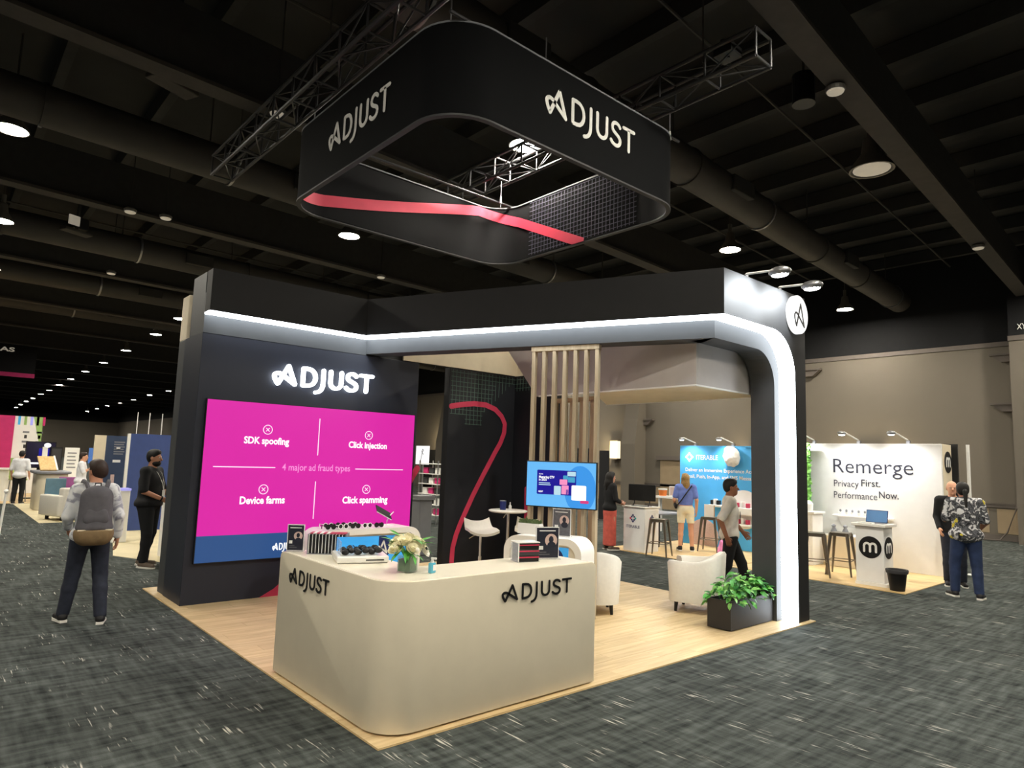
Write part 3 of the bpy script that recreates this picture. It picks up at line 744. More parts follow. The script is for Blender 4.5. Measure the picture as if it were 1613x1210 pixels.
brand(vw, Vector((a.x, SY-0.002, 0.60)), Vector((b_.x, SY-0.002, 0.60)), 0.085, 0.002, 'screen_white', stroke=0.16)

# ---- lit header and arch
ha = thing('lit_arch', 'dark charcoal header and rounded pillar edged with a white light strip', 'arch', (5.85, 0.3, FZ))
ZT, ZL, ZB = 4.05, 3.53, 3.30
O = [(0.09, 4.54), (2.20, 4.54), (4.135, 0.06)]
def offset(poly, d):
    out = []
    for i, p in enumerate(poly):
        ns = []
        for a, b_ in ((i-1, i), (i, i+1)):
            if a < 0 or b_ >= len(poly): continue
            dx, dy = poly[b_][0]-poly[a][0], poly[b_][1]-poly[a][1]; L = math.hypot(dx, dy); ns.append((-dy/L, dx/L))
        if len(ns) == 1: n_ = ns[0]; q = d
        else:
            n_ = (ns[0][0]+ns[1][0], ns[0][1]+ns[1][1]); L = math.hypot(*n_); n_ = (n_[0]/L, n_[1]/L); q = d/(n_[0]*ns[0][0]+n_[1]*ns[0][1])
        out.append((p[0]+n_[0]*q, p[1]+n_[1]*q))
    return out
FULL = O+[(6.05, 0.06)]
I2 = offset(FULL, 0.20); I3 = offset(FULL, 0.50)
t_ = (WY-I3[2][1])/(I3[1][1]-I3[2][1]); I3[1] = (I3[2][0]+(I3[1][0]-I3[2][0])*t_, WY)
wo('fascia', MB().plan([FULL[0], FULL[1], I2[1], I2[0]], ZL, ZT).plan([FULL[1], FULL[2], I2[2], I2[1]], ZL, ZT), 'fascia_black', ha)
wo('light_strip', MB().plan([FULL[0], FULL[1], I2[1], I2[0]], ZL-0.022, ZL-0.001).plan([FULL[1], FULL[2], I2[2], I2[1]], ZL-0.022, ZL-0.001), 'led', ha)
# recessed lower band behind the strip
wo('band', MB().plan([I2[0], I2[1], (I2[1][0], WY+0.028), (I2[0][0], WY+0.028)], ZB-0.019, ZL+0.25).plan([I2[1], I2[2], I3[2], I3[1]], ZB, ZL+0.25), 'charcoal', ha)
# front arch: outer layer
R1 = 0.55; xi = 5.768; yF = 0.06
outer = [(FULL[2][0], ZL), (FULL[2][0], ZT), (6.05, ZT), (6.05, FZ), (xi, FZ)]+[(xi-R1+R1*math.cos(t), ZL-R1+R1*math.sin(t)) for t in [i*PI/2/12 for i in range(13)]]
outer = outer[::-1]
wo('arch_front', MB().prism(outer, (0, yF, 0), (1, 0, 0), (0, 0, 1), (0, 0.20, 0)).mesh('af'), 'fascia_black', ha)
# glowing inner edge of the outer layer
edge = [(xi, FZ)]+[(xi-R1+R1*math.cos(t), ZL-R1+R1*math.sin(t)) for t in [i*PI/2/12 for i in range(13)]]+[(FULL[2][0], ZL)]
mb = MB()
for (a, b_) in zip(edge[:-1], edge[1:]):
    dx, dz = b_[0]-a[0], b_[1]-a[1]; L = math.hypot(dx, dz); nx, nz_ = -dz/L*-0.022, dx/L*-0.022
    mb.prism([(a[0]-dz/L*0.022, a[1]+dx/L*0.022), a, b_, (b_[0]-dz/L*0.022, b_[1]+dx/L*0.022)], (0, yF+0.0, 0), (1, 0, 0), (0, 0, 1), (0, 0.20, 0))
wo('light_strip', mb, 'led', ha)
# inner layer of the arch, set back behind the strip
xb, R2 = 5.624, 0.42
inner = [(I2[2][0], ZB), (I2[2][0], ZT-0.02), (6.05, ZT-0.02), (6.05, FZ), (xb, FZ)]+[(xb-R2+R2*math.cos(t), ZB-R2+R2*math.sin(t)) for t in [i*PI/2/12 for i in range(13)]]
wo('arch_inner', MB().prism(inner[::-1], (0, 0.26, 0), (1, 0, 0), (0, 0, 1), (0, 0.32, 0)), 'charcoal', ha)
# round logo lamp on the pillar top
dc = gy(1250, 501, yF)
dd = wo('logo_disc', MB().cyl((5.79, yF-0.05, 3.79), (5.79, yF, 3.79), 0.245, n=40), 'disc_lit', ha)
mb = MB().strip([(5.79-0.135+x*0.30, 3.79-0.15+y*0.30) for x, y in A_LOOP], 0.028, 0.003, (0, yF-0.052, 0), (1, 0, 0), (0, 0, 1))
wo('logo_letter', mb, 'ink', dd); bpy.context.view_layer.update()
# arm lamps clamped on top of the arch
def arm_lamp(p, d, label, group, L=0.42, head=0.11, energy=40, aim=None, col=(0.9, 0.96, 1), rise=0.35, cone=1.5):
    p = Vector(p); d = Vector(d).normalized(); t = thing('arm_lamp', label, 'lamp', p, 0, group)
    up = Vector((0, 0, 1))
    e = p+d*L+up*(L*rise+0.05)
    s_ = d.cross(up)
    wo('clamp', MB().box((p.x-0.03, p.y-0.03, p.z), (p.x+0.03, p.y+0.03, p.z+0.06)), 'alu', t)
    wo('arm', MB().tube([p+up*0.05, p+up*0.07+d*0.02, e-d*0.02, e], 0.014, 6), 'matte_white', t)
    M = Matrix((s_, d, up)).transposed()
    hp = e+d*head*0.6-up*0.03
    h = wo('head', MB().ell(hp, (head*0.75, head*1.1, head*0.5), 14, 8, M), 'alu', t)
    for f in h.data.polygons: f.use_smooth = True
    wo('lens', MB().ell(hp-up*head*0.30, (head*0.58, head*0.85, head*0.24), 12, 6, M), 'arm_lens', t)
    if energy and aim is not None:
        l = bpy.data.lights.new('arm_light', 'SPOT'); l.energy = energy; l.spot_size = cone; l.spot_blend = 0.8; l.color = col; l.shadow_soft_size = 0.04
        lo = bpy.data.objects.new('arm_light', l); COL.objects.link(lo); lo.location = hp-up*(head*0.62)
        lo.rotation_euler = (Vector(aim)-Vector(lo.location)).to_track_quat('-Z', 'Y').to_euler(); lo.parent = t; lo.matrix_parent_inverse = t.matrix_basis.inverted()
    return t
arm_lamp((4.75, 0.16, ZT), (0, -1, 0), 'white arm lamp on the arch top, left of the pair', 'arm lamps on the arch', L=0.36, head=0.12, energy=200, aim=(4.60, 0.06, 3.80), rise=0.0, cone=2.0)
arm_lamp((5.55, 0.16, ZT), (0, -1, 0), 'white arm lamp on the arch top above the round logo', 'arm lamps on the arch', L=0.36, head=0.12, energy=200, aim=(5.35, 0.06, 3.80), rise=0.0, cone=2.0)

# ---- ribbon panel with its short return wall
rp = thing('ribbon_panel', 'black panel with a curling red ribbon and a faint grid', 'panel', (4.5, WY, FZ))
PX0, PX1 = 3.835, 5.22
wo('panel_body', MB().box((PX0, WY, FZ), (PX1+0.14, WY+0.14, 3.28)).mesh('b', bevel=0.003, seg=1), 'panel_black', rp)
wo('return_wall', MB().box((PX1, 3.75, FZ), (PX1+0.14, WY, 3.28)), 'panel_black', rp)
rb_px = [(713, 640), (730, 637), (747, 636), (765, 638), (780, 645), (790, 656), (795, 668), (794, 682), (788, 698), (779, 714), (768, 735), (757, 756), (745, 780), (735, 802), (726, 822), (718, 843), (713, 862), (711, 885), (712, 905)]
pts = [gy(x, y, WY) for x, y in rb_px]
pts[0].x = PX0+0.05
pp = [(p.x, p.z) for p in pts]
wo('red_ribbon', MB().strip(pp, 0.085, 0.004, (0, WY-0.001, 0), (1, 0, 0), (0, 0, 1)), 'red', rp)
a, b_ = gx(829, 780, PX1), gx(829, 820, PX1)
wo('red_ribbon', MB().strip([(-a.y, a.z+0.10), (-b_.y, 0.6)], 0.085, 0.004, (PX1-0.001, 0, 0), (0, -1, 0), (0, 0, 1)), 'red', rp)
mb = MB(); g0 = 0.0745
for i in range(19):
    x = PX0+0.06+i*g0
    bot = 3.22-(9 if i < 9 else max(1, 9-(i-8)*0.9))*g0-(0.16 if 4 <= i <= 8 else 0)
    mb.box((x-0.004, WY-0.002, bot), (x+0.004, WY, 3.26))
for j in range(10):
    z = 3.22-j*g0; n_ = 18 if j < 2 else (12-max(0, j-3)*0.6)
    mb.box((PX0+0.03, WY-0.002, z-0.004), (min(PX1, PX0+0.06+n_*g0), WY, z+0.004))
for j in range(2):
    z = 3.22-(10+j)*g0; mb.box((PX0+0.33, WY-0.002, z-0.004), (PX0+0.68, WY, z+0.004))
tag(wo('grid_lines', mb, 'grid_line', rp), kind='stuff')
mb = MB()
for j in range(3): mb.box((PX1-0.002, 3.8, 3.22-j*g0-0.004), (PX1, WY, 3.22-j*g0+0.004))
for j in range(12): mb.box((PX1-0.002, WY-0.06-j*g0-0.004, 3.02), (PX1, WY-0.06-j*g0+0.004, 3.26))
tag(wo('grid_lines', mb, 'grid_line', rp), kind='stuff')
# cream lining above the panels
ln = thing('cream_lining', 'cream fabric lining above the black panel and the doorway gap', 'fabric panel', (4.2, WY, 3.29))
wo('back_face', MB().box((2.95, WY-0.03, 3.285), (PX1+0.02, WY+0.0, 4.0)), 'cream_fabric', ln)
wo('return_face', MB().box((PX1+0.02, 4.0, 3.285), (PX1+0.07, WY+0.03, 4.0)), 'cream_fabric', ln)
# lounge canopy: grey fascia with a slanted end, lit end face and cream underside
cn = thing('lounge_canopy', 'pale grey fabric canopy box with a cream underside over the lounge', 'canopy', (5.3, 2.0, 2.8))
xc0, xc1, yc0, yc1, zc = 4.45, 6.02, 0.62, 3.42, 2.80
wo('fascia', MB().prism([(yc0, zc), (yc1-0.05, zc), (4.05, 3.55), (yc0, 3.55)], (xc0, 0, 0), (0, 1, 0), (0, 0, 1), (0.025, 0, 0)), 'grey_fabric', cn)
wo('end_face', MB().box((xc0+0.03, yc0, zc), (xc1, yc0+0.025, 3.55)), 'grey_fabric', cn)
q0 = gz(946, 621, zc)
wo('underside', MB().plan([(xc0+0.03, yc0+0.03), (xc1, yc0+0.03), (xc1, 3.36), (xc0+0.08, q0.y)], zc, zc+0.02), 'cream_fabric', cn)
wo('far_face', MB().box((xc1-0.025, yc0+0.03, zc+0.02), (xc1, 3.36, 3.5)), 'cream_fabric', cn)
wo('edge_piping', MB().tube([(xc0, yc1-0.1, zc), (xc0, yc0, zc), (xc1, yc0, zc), (xc1, 3.36, zc)], 0.012, 6), 'matte_white', cn)

# ---- slat screen hung under the header, and a second one behind
dH = Vector((0.373, -0.928, 0)); nH = Vector((-0.928, -0.373, 0))
def slat_screen(a, b_, n_, wdt, z1, m, label):
    a, b_ = Vector(a), Vector(b_); d = (b_-a).normalized(); nn = Vector((d.y, -d.x, 0))
    M0 = Matrix((d, -nn, Vector((0, 0, 1)))).transposed()
    ang = math.atan2(d.y, d.x)
    t = thing('slat_screen', label, 'screen', ((a+b_)/2).to_tuple()[:2]+(FZ,), ang)
    me = MB().box((-wdt/2, -0.045, 0), (wdt/2, 0.045, z1-0.06-FZ)).mesh('slat', bevel=0.004, seg=1)
    L = (b_-a).length
    for i in range(n_): o = ob('slat', me, m, t); o.location = (-L/2+L*i/(n_-1), 0, 0)
    ob('top_rail', MB().box((-L/2-0.03, -0.05, z1-0.06-FZ), (L/2+0.03, 0.05, z1-FZ)), m, t)
    return t
s0, s1 = gz(843, 548, 3.29), gz(942, 543.6, 3.29)
slat_screen((s0.x, s0.y, 0), (s1.x, s1.y, 0), 7, 0.045, 3.295, 'slat_wood', 'screen of seven tall pale wood slats behind the blue television')
c0 = gx(872, 700, 4.75); c1 = gx(935, 700, 4.75)
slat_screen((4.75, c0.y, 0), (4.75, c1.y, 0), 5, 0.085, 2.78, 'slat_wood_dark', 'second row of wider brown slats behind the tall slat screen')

# ---- television on the slats
tvc = (Vector((3.31, 2.288, 0))+Vector((3.645, 1.455, 0)))/2
tv = thing('television', 'flat television with a light blue presentation in front of the slats', 'television', (tvc.x, tvc.y, 1.29), math.atan2(dH.y, dH.x))
TW, TH = 0.90, 0.535
ob('bezel', MB().box((-TW/2-0.012, 0.002, 0.0), (TW/2+0.012, 0.045, TH+0.024)).mesh('b', bevel=0.005, seg=1), 'black', tv)
def tvr(name, x0, z0, x1, z1, m, y, r=0.0):
    poly = rrect(x0, z0, x1, z1, r) if r else [(x0, z0), (x1, z0), (x1, z1), (x0, z1)]
    return ob(name, MB().prism(poly, (-TW/2, y, 0.012), (TW, 0, 0), (0, 0, TH), (0, 0.002, 0)), m, tv)
tvr('picture', 0, 0, 1, 1, 'tv_blue', 0.0)
ob('blue_disc', MB().prism([(0.78*TW-TW/2+0.2*math.cos(t), 0.012+max(0.0, 0.22+0.28*math.sin(t))) for t in [PI*2*i/32 for i in range(32)]], (0, -0.002, 0), (1, 0, 0), (0, 0, 1), (0, 0.002, 0)), 'tv_blue_deep', tv)
tvr('slide_card', 0.155, 0.27, 0.725, 0.82, 'tv_navy', -0.004, 0.02)
for x0, z0, x1, z1, mm in ((0.60, 0.70, 0.72, 0.80, 'tv_cyan'), (0.54, 0.62, 0.61, 0.71, 'tv_teal'), (0.49, 0.50, 0.60, 0.62, 'tv_pink'), (0.61, 0.56, 0.71, 0.68, 'tv_teal'), (0.41, 0.27, 0.51, 0.47, 'tv_cyan'), (0.52, 0.29, 0.62, 0.49, 'tv_pink'), (0.585, 0.27, 0.635, 0.40, 'tv_navy')):
    tvr('slide_tile', x0, z0, x1, z1, mm, -0.006, 0.012)
tvr('code_card', 0.665, 0.17, 0.87, 0.50, 'screen_white', -0.008, 0.02)
tvr('red_button', 0.79, 0.11, 0.91, 0.175, 'tv_red', -0.010, 0.02)
def tvw(body, x0, z, x1, cap, bold=0.01):
    M = tv.matrix_basis
    words('slide_text', body, M @ Vector((x0*TW-TW/2, -0.008, 0.012+z*TH)), M @ Vector((x1*TW-TW/2, -0.008, 0.012+z*TH)), cap, 'screen_white', tv, bold=bold, lift=0.0)
tvw('Guide', 0.185, 0.715, 0.245, 0.014); tvw('Mastering CTV', 0.185, 0.635, 0.415, 0.028, 0.03); tvw('in 2025', 0.185, 0.575, 0.30, 0.028, 0.03)
tvr('slide_line', 0.185, 0.515, 0.35, 0.535, 'tv_cyan', -0.008); tvr('slide_line', 0.185, 0.475, 0.36, 0.495, 'tv_cyan', -0.008); tvw('ADJUST', 0.18, 0.315, 0.25, 0.018, 0.03)
ob('wall_mount', MB().box((-0.2, 0.045, 0.15), (0.2, 0.085, 0.40)), 'black', tv)

# ================================================================== RING SIGN
RX0, RX1, RY0, RY1, RZ0, RZ1, RR = 1.05, 4.95, 1.10, 4.95, 5.20, 6.16, 0.55
rs = thing('ring_sign', 'large black square ring sign with rounded corners hanging over the booth', 'sign', (3.0, 3.0, RZ0))
def ringpts(ins, n=10): return rrect(RX0+ins, RY0+ins, RX1-ins, RY1-ins, RR-ins, n)
def shell(ins0, ins1, z0, z1):
    a, b_ = ringpts(ins0), ringpts(ins1); n_ = len(a)
    vs = [(p[0], p[1], z) for z in (z0, z1) for p in a]+[(p[0], p[1], z) for z in (z0, z1) for p in b_]
    fs = []
    for i in range(n_):
        j = (i+1) % n_
        fs += [(i, j, n_+j, n_+i), (2*n_+j, 2*n_+i, 3*n_+i, 3*n_+j), (j, i, 2*n_+i, 2*n_+j), (n_+i, n_+j, 3*n_+j, 3*n_+i)]
    return MB().add(vs, fs).mesh('shell', smooth=True)
wo('outer_skin', shell(0.0, 0.03, RZ0, RZ1), 'sign_black', rs)
wo('inner_skin', shell(0.032, 0.045, RZ0+0.01, RZ1), 'sign_inner', rs)
wo('lower_edge', shell(-0.008, 0.05, RZ0-0.02, RZ0), 'dark_grey', rs)
wo('upper_edge', shell(-0.004, 0.06, RZ1, RZ1+0.02), 'mid_grey', rs)
a, b_ = gx(520, 240, RX0), gx(614, 152, RX0)
bb = gx(527, 240, RX0)
brand(rs, Vector((RX0-0.004, gx(519, 222, RX0).y, 5.56)), Vector((RX0-0.004, gx(614, 170, RX0).y, 5.56)), 0.30, 0.006, 'matte_white', stroke=0.15)
brand(rs, Vector((gy(858, 175, RY0).x, RY0-0.004, 5.60)), Vector((gy(999, 230, RY0).x, RY0-0.004, 5.60)), 0.30, 0.006, 'matte_white', stroke=0.15)
# red ribbon sweeping round the inside
ip = ringpts(0.05, 14)
i_start = min(range(len(ip)), key=lambda i: (ip[i][0]-1.1)**2+(ip[i][1]-4.4)**2)
path = []     # along the far side (y max) from left to right, then down the right side
for i in range(1, 9):
    t = PI-0.35-i*(PI/2-0.35)/8; path.append((1.60+0.495*math.cos(t), 4.40+0.495*math.sin(t), 5.36+0.010*i))
xs = [1.75+i*(4.40-1.75)/16 for i in range(17)]
zz = lambda x: 5.41+(x-1.42)*0.215-0.02*math.sin((x-1.4)*1.6)
for x in xs:
    path.append((x if x > 1.6 else x, 4.895, zz(x)))
for i in range(1, 9):
    t = PI/2-i*PI/2/8; path.append((4.40+0.495*math.cos(t), 4.40+0.495*math.sin(t), zz(4.40)-0.20*(i/8)**1.5))
zc_ = path[-1][2]
for i in range(1, 13):
    y = 4.40-i*0.125; path.append((4.895, y, zc_-(4.40-y)*0.47))
vs = []; fs = []
for (x, y, z) in path: vs += [(x, y, max(RZ0, z-0.085)), (x, y, max(RZ0+0.002, z+0.085))]
for i in range(len(path)-1): fs.append((2*i, 2*i+2, 2*i+3, 2*i+1))
wo('red_ribbon', MB().add(vs, fs).mesh('rr', smooth=True), 'red_bright', rs)
# printed grids on the inside faces
mb = MB()
for j in range(13):
    z = RZ0+0.06+j*0.073; mb.box((4.896, 1.9, z-0.004), (4.899, 4.15, z+0.004))
for j in range(30):
    y = 1.95+j*0.073; mb.box((4.896, y-0.004, RZ0+0.03), (4.899, y+0.004, RZ1-0.03))
tag(wo('grid_lines', mb, 'grid_line_sign', rs), kind='stuff')
for px, (x, y) in ((802, (4.55, 4.5)), (903, (2.4, 1.2)), (1065, (4.7, 1.2)), (700, (1.25, 1.4)), (560, (1.25, 4.6))):
    t_ = wo('cable', MB().cyl((x, y, RZ1-0.1), (x, y, 6.52), 0.008, n=6), 'alu', rs)
    wo('hook', MB().cyl((x, y, RZ1-0.02), (x, y, RZ1+0.10), 0.022, 0.012, n=8), 'matte_white', rs)
# frame tubes of the ring that reach the trusses
for y in (1.2, 4.6):
    wo('crossbar', MB().cyl((RX0+0.05, y, RZ1+0.03), (RX1-0.05, y, RZ1+0.03), 0.02, n=8), 'truss_grey', rs)

# ================================================================== COUNTERS AND WHAT STANDS ON THEM
CZ = 1.01
mc = thing('reception_counter', 'cream L-shaped reception counter with rounded front corner', 'counter', (0.9, 0.9, FZ))
Lp = [(0.05, 1.84)]+[(0.05+0.26-0.26*math.cos(t), 0.05+0.26-0.26*math.sin(t)) for t in [i*PI/2/14 for i in range(15)]]+[(2.085, 0.05), (2.085, 0.58), (0.60, 0.58), (0.60, 1.84)]
bme = MB().plan(Lp, FZ+0.012, CZ-0.003).mesh('b'); bm = bmesh.new(); bm.from_mesh(bme)
ed = [e for e in bm.edges if all(v.co.z > 0.9 for v in e.verts) and (all(abs(v.co.x-2.085) < 1e-4 for v in e.verts) or all(abs(v.co.y-1.84) < 1e-4 for v in e.verts))]
bmesh.ops.bevel(bm, geom=ed, offset=0.055, segments=6, affect='EDGES', profile=0.5)
ed = [e for e in bm.edges if len(e.link_faces) == 2 and e.calc_face_angle(0) > 0.6]
bmesh.ops.bevel(bm, geom=ed, offset=0.008, segments=2, affect='EDGES', profile=0.5)
for f in bm.faces: f.smooth = True
for e in bm.edges:
    if len(e.link_faces) == 2 and e.calc_face_angle(0) > 0.75: e.smooth = False
bm.to_mesh(bme); bm.free()
wo('body', bme, 'counter_white', mc)
Lt = [(0.065, 1.77)]+[(0.065+0.25-0.25*math.cos(t), 0.065+0.25-0.25*math.sin(t)) for t in [i*PI/2/14 for i in range(15)]]+[(2.015, 0.065), (2.015, 0.565), (0.585, 0.565), (0.585, 1.77)]
wo('countertop', MB().plan(Lt, CZ-0.004, CZ).mesh('t', bevel=0.0015, seg=1), 'counter_white_toplit', mc)
Lk = [(0.09, 1.80)]+[(0.09+0.24-0.24*math.cos(t), 0.09+0.24-0.24*math.sin(t)) for t in [i*PI/2/8 for i in range(9)]]+[(2.05, 0.09), (2.05, 0.54), (0.56, 0.54), (0.56, 1.80)]
wo('plinth', MB().plan(Lk, FZ, FZ+0.014), 'dark_grey', mc)  # no real plinth: dark strip drawn in as the shadow gap under the counter
a, b_ = gy(790, 925, 0.05), gy(900, 905, 0.05)
brand(mc, Vector((a.x, 0.046, 0.79)), Vector((b_.x, 0.046, 0.79)), 0.115, 0.006, 'ink', stroke=0.15)
a, b_ = gx(457, 905, 0.05), gx(519, 930, 0.05)
brand(mc, Vector((0.046, a.y, 0.79)), Vector((0.046, b_.y, 0.79)), 0.115, 0.006, 'ink', stroke=0.15)

def sign_holder(name, label, p, rz, w_, h, z, pm='poster_dark'):
    t = thing(name, label, 'sign', (p[0], p[1], z), rz, 'counter signs')
    ob('holder', MB().box((-w_/2-0.008, 0.004, 0.0), (w_/2+0.008, 0.009, h+0.012)).box((-w_/2-0.008, -0.05, 0), (w_/2+0.008, 0.05, 0.005)), 'acrylic', t)
    ob('border', MB().box((-w_/2-0.006, 0.0005, 0.004), (w_/2+0.006, 0.0035, h+0.010)), 'matte_white', t)
    po = ob('poster', MB().box((-w_/2, -0.002, 0.010), (w_/2, 0.0003, h+0.004)), pm, t)
    ob('poster_circle', MB().cyl((w_*0.16, -0.004, h*0.60), (w_*0.16, -0.0022, h*0.60), w_*0.28, n=24), 'poster_pale', po)
    f = MB().ell((w_*0.16, -0.004, h*0.63), (w_*0.11, 0.002, w_*0.15), 10, 6).ell((w_*0.18, -0.004, h*0.44), (w_*0.2, 0.002, w_*0.16), 10, 6)
    ob('poster_figure', f, 'poster_dark', po)
    ob('poster_card', MB().box((-w_*0.40, -0.004, h*0.30), (-w_*0.20, -0.0022, h*0.42)), 'matte_white', po)
    for i, (x0, x1, zz_) in enumerate(((-0.38, 0.36, 0.90), (-0.38, -0.05, 0.20), (-0.38, 0.10, 0.13))):
        ob('poster_line', MB().box((w_*x0, -0.004, h*zz_), (w_*x1, -0.0022, h*zz_+0.008)), 'matte_white' if i == 0 else 'poster_grey', po)
    return t
sign_holder('counter_sign', 'dark poster in a clear stand at the left end of the cream counter', (0.135, 1.745), -0.62, 0.13, 0.215, CZ)
sign_holder('counter_sign', 'dark poster in a clear stand at the right end of the cream counter', (1.80, 0.36), -0.42, 0.20, 0.26, CZ)

# grey bin holding upright black notebooks
nb = thing('notebook_bin', 'open grey bin holding a row of black notebooks on the counter', 'bin', (0.33, 1.52, CZ), -0.62)
ob('floor_plate', MB().box((-0.16, -0.09, 0), (0.16, 0.09, 0.006)), 'mid_grey', nb)
for sx in (-1, 1):
    e = MB().box((0.155*sx-0.004, -0.09, 0.006), (0.155*sx+0.004, 0.09, 0.10)).box((0.155*sx-0.004, -0.09, 0.10), (0.155*sx+0.004, -0.04, 0.14)).box((0.155*sx-0.004, 0.04, 0.10), (0.155*sx+0.004, 0.09, 0.14)).box((0.155*sx-0.004, -0.09, 0.14), (0.155*sx+0.004, 0.09, 0.165))
    ob('end_wall', e.mesh('e', weld=True), 'mid_grey', nb)
ob('back_wall', MB().box((-0.155, 0.085, 0.006), (0.155, 0.09, 0.11)), 'mid_grey', nb)
Mn = nb.matrix_basis
nbm = MB().box((-0.0095, -0.085, 0), (0.0095, 0.075, 0.158)).mesh('cover', bevel=0.003, seg=1)
pgm = MB().box((-0.0145, -0.083, 0.003), (-0.0098, 0.072, 0.155)).mesh('pages')
for i in range(11):
    t = thing('notebook', ORD[i]+' upright black notebook from the left in the grey bin', 'notebook', Mn @ Vector((-0.135+i*0.0272, 0, 0.0062)), -0.62, 'notebooks in the grey bin')
    ob('cover', nbm, 'black', t); ob('pages', pgm, 'matte_white', t)
    ob('elastic_band', MB().box((-0.0145, -0.05, 0.158), (0.0095, 0.07, 0.164)), 'red' if i % 2 == 0 or i > 6 else 'matte_white', t)
# white tray of black pouches
tr = thing('pouch_tray', 'white tray with a blue-backed clear holder on the counter', 'tray', (0.38, 1.06, CZ), -0.36)
ob('tray_body', MB().box((-0.20, -0.20, 0.004), (0.20, 0.18, 0.055)).mesh('b', bevel=0.01), 'gloss_white', tr)
ob('slot', MB().box((0.02, -0.202, 0.022), (0.16, -0.199, 0.032)), 'black', tr)
ob('feet', MB().box((-0.19, -0.19, 0), (0.19, 0.17, 0.005)), 'dark_grey', tr)
ob('clear_wall', MB().box((-0.17, -0.16, 0.055), (-0.166, 0.14, 0.16)), 'acrylic', tr)
ob('blue_back', MB().box((-0.17, 0.14, 0.055), (0.17, 0.146, 0.165)), 'graphic_blue', tr)
Mt = tr.matrix_basis
pch = MB().ell((0, 0, 0.022), (0.034, 0.024, 0.022), 10, 6).mesh('pouch', smooth=True)
for i in range(18):
    x, y = -0.13+0.052*(i % 6), -0.12+0.085*(i//6)
    q = Mt @ Vector((x+random.uniform(-.006, .006), y+random.uniform(-.008, .008), 0.056+(0.012 if i % 2 else 0)))
    t = thing('pouch', 'small crumpled black pouch heaped in the white tray', 'pouch', q, random.uniform(0, 3), 'black pouches in the tray')
    ob('bag', pch, 'black', t); ob('drawstring', MB().tube([(0.02, -0.02, 0.040), (0.034, -0.03, 0.032), (0.036, -0.034, 0.02)], 0.003, 5), 'dark_grey', t)

# bouquet in a glass vase
fv = thing('flower_vase', 'bouquet of cream roses with greenery in a square glass vase', 'flowers', (0.405, 0.395, CZ), 0.5)
ob('vase', MB().box((-0.055, -0.055, 0.0), (0.055, 0.055, 0.008)).box((-0.055, -0.055, 0.008), (-0.050, 0.055, 0.12)).box((0.050, -0.055, 0.008), (0.055, 0.055, 0.12)).box((-0.05, -0.055, 0.008), (0.05, -0.050, 0.12)).box((-0.05, 0.05, 0.008), (0.05, 0.055, 0.12)).mesh('v', weld=True), 'glass', fv)
ob('water', MB().box((-0.049, -0.049, 0.009), (0.049, 0.049, 0.095)), 'stem_water', fv)
for i in range(9):
    a = i*0.7; ob('stem', MB().tube([(0.03*math.cos(a), 0.03*math.sin(a), 0.012), (-0.02*math.cos(a), -0.02*math.sin(a), 0.10), (-0.06*math.cos(a), -0.06*math.sin(a), 0.17)], 0.0045, 6), 'leaf_dark', fv)
def rose_mesh(r):
    mb = MB()
    for ringi, (nr, rr, h0, h1) in enumerate(((3, 0.24, 0.15, 0.98), (4, 0.44, 0.05, 0.92), (5, 0.68, -0.05, 0.80), (6, 0.95, -0.2, 0.56))):
        for k in range(nr):
            a0 = 2*PI*k/nr+ringi*0.6; wd = 2*PI/nr*0.72; vs = []
            for j in range(4):
                for i in range(5):
                    a = a0+wd*(i/4-0.5)*1.3; t = j/3
                    rad = rr*(0.45+0.55*math.sin(t*PI*0.55))+(0.16*t*t if j == 3 else 0)
                    z = h0+(h1-h0)*t-0.14*abs(i-2)/2*t
                    vs.append((rad*math.cos(a)*r, rad*math.sin(a)*r, z*r))
            fs = [(j*5+i, j*5+i+1, (j+1)*5+i+1, (j+1)*5+i) for j in range(3) for i in range(4)]
            mb.add(vs, fs)
    mb.ell((0, 0, 0.30*r), (0.42*r, 0.42*r, 0.5*r), 10, 6)
    me = mb.mesh('rose', smooth=True); return me
rose = rose_mesh(0.054)
def leafmesh(L, W, droop=0.2, n=5):
    vs = []; fs = []
    for i in range(n+1):
        t = i/n; hw = W*math.sin(PI*min(1, t*0.93+0.07))**0.8*0.5; z = -droop*L*t*t
        vs += [(-hw, t*L, z+hw*0.35), (0, t*L, z), (hw, t*L, z+hw*0.35)]
    for i in range(n):
        for k in (0, 1): fs.append((i*3+k, i*3+k+1, (i+1)*3+k+1, (i+1)*3+k))
    me = MB().add(vs, fs).mesh('leaf', smooth=True); return me
for i, (x, y, z, tl) in enumerate(((0, 0, 0.235, 0), (-0.075, -0.01, 0.215, 1), (0.07, -0.02, 0.21, 1), (0.01, -0.075, 0.195, 1), (0.0, 0.075, 0.21, 1), (-0.06, 0.06, 0.20, 1), (0.075, 0.055, 0.195, 1), (-0.065, -0.075, 0.165, 1.5), (-0.11, 0.03, 0.165, 1.4), (0.11, 0.01, 0.16, 1.4), (0.04, 0.11, 0.17, 1.4))):
    o = ob('rose', rose, 'petal', fv); o.location = (x, y, z)
    v = Vector((x, y, 0.13)).normalized(); o.rotation_euler = v.to_track_quat('Z', 'Y').to_euler(); o.scale = (random.uniform(.85, 1.1),)*3
an = ob('anemone', MB().add([], []).mesh('x') if False else rose_mesh(0.048), 'petal_white', fv); an.location = (0.055, -0.10, 0.155); an.rotation_euler = (1.0, 0.3, 0); an.scale = (1.1, 1.1, 0.6)
ob('anemone_eye', MB().ell((0.060, -0.118, 0.168), (0.014, 0.010, 0.014), 10, 6), 'black', fv)
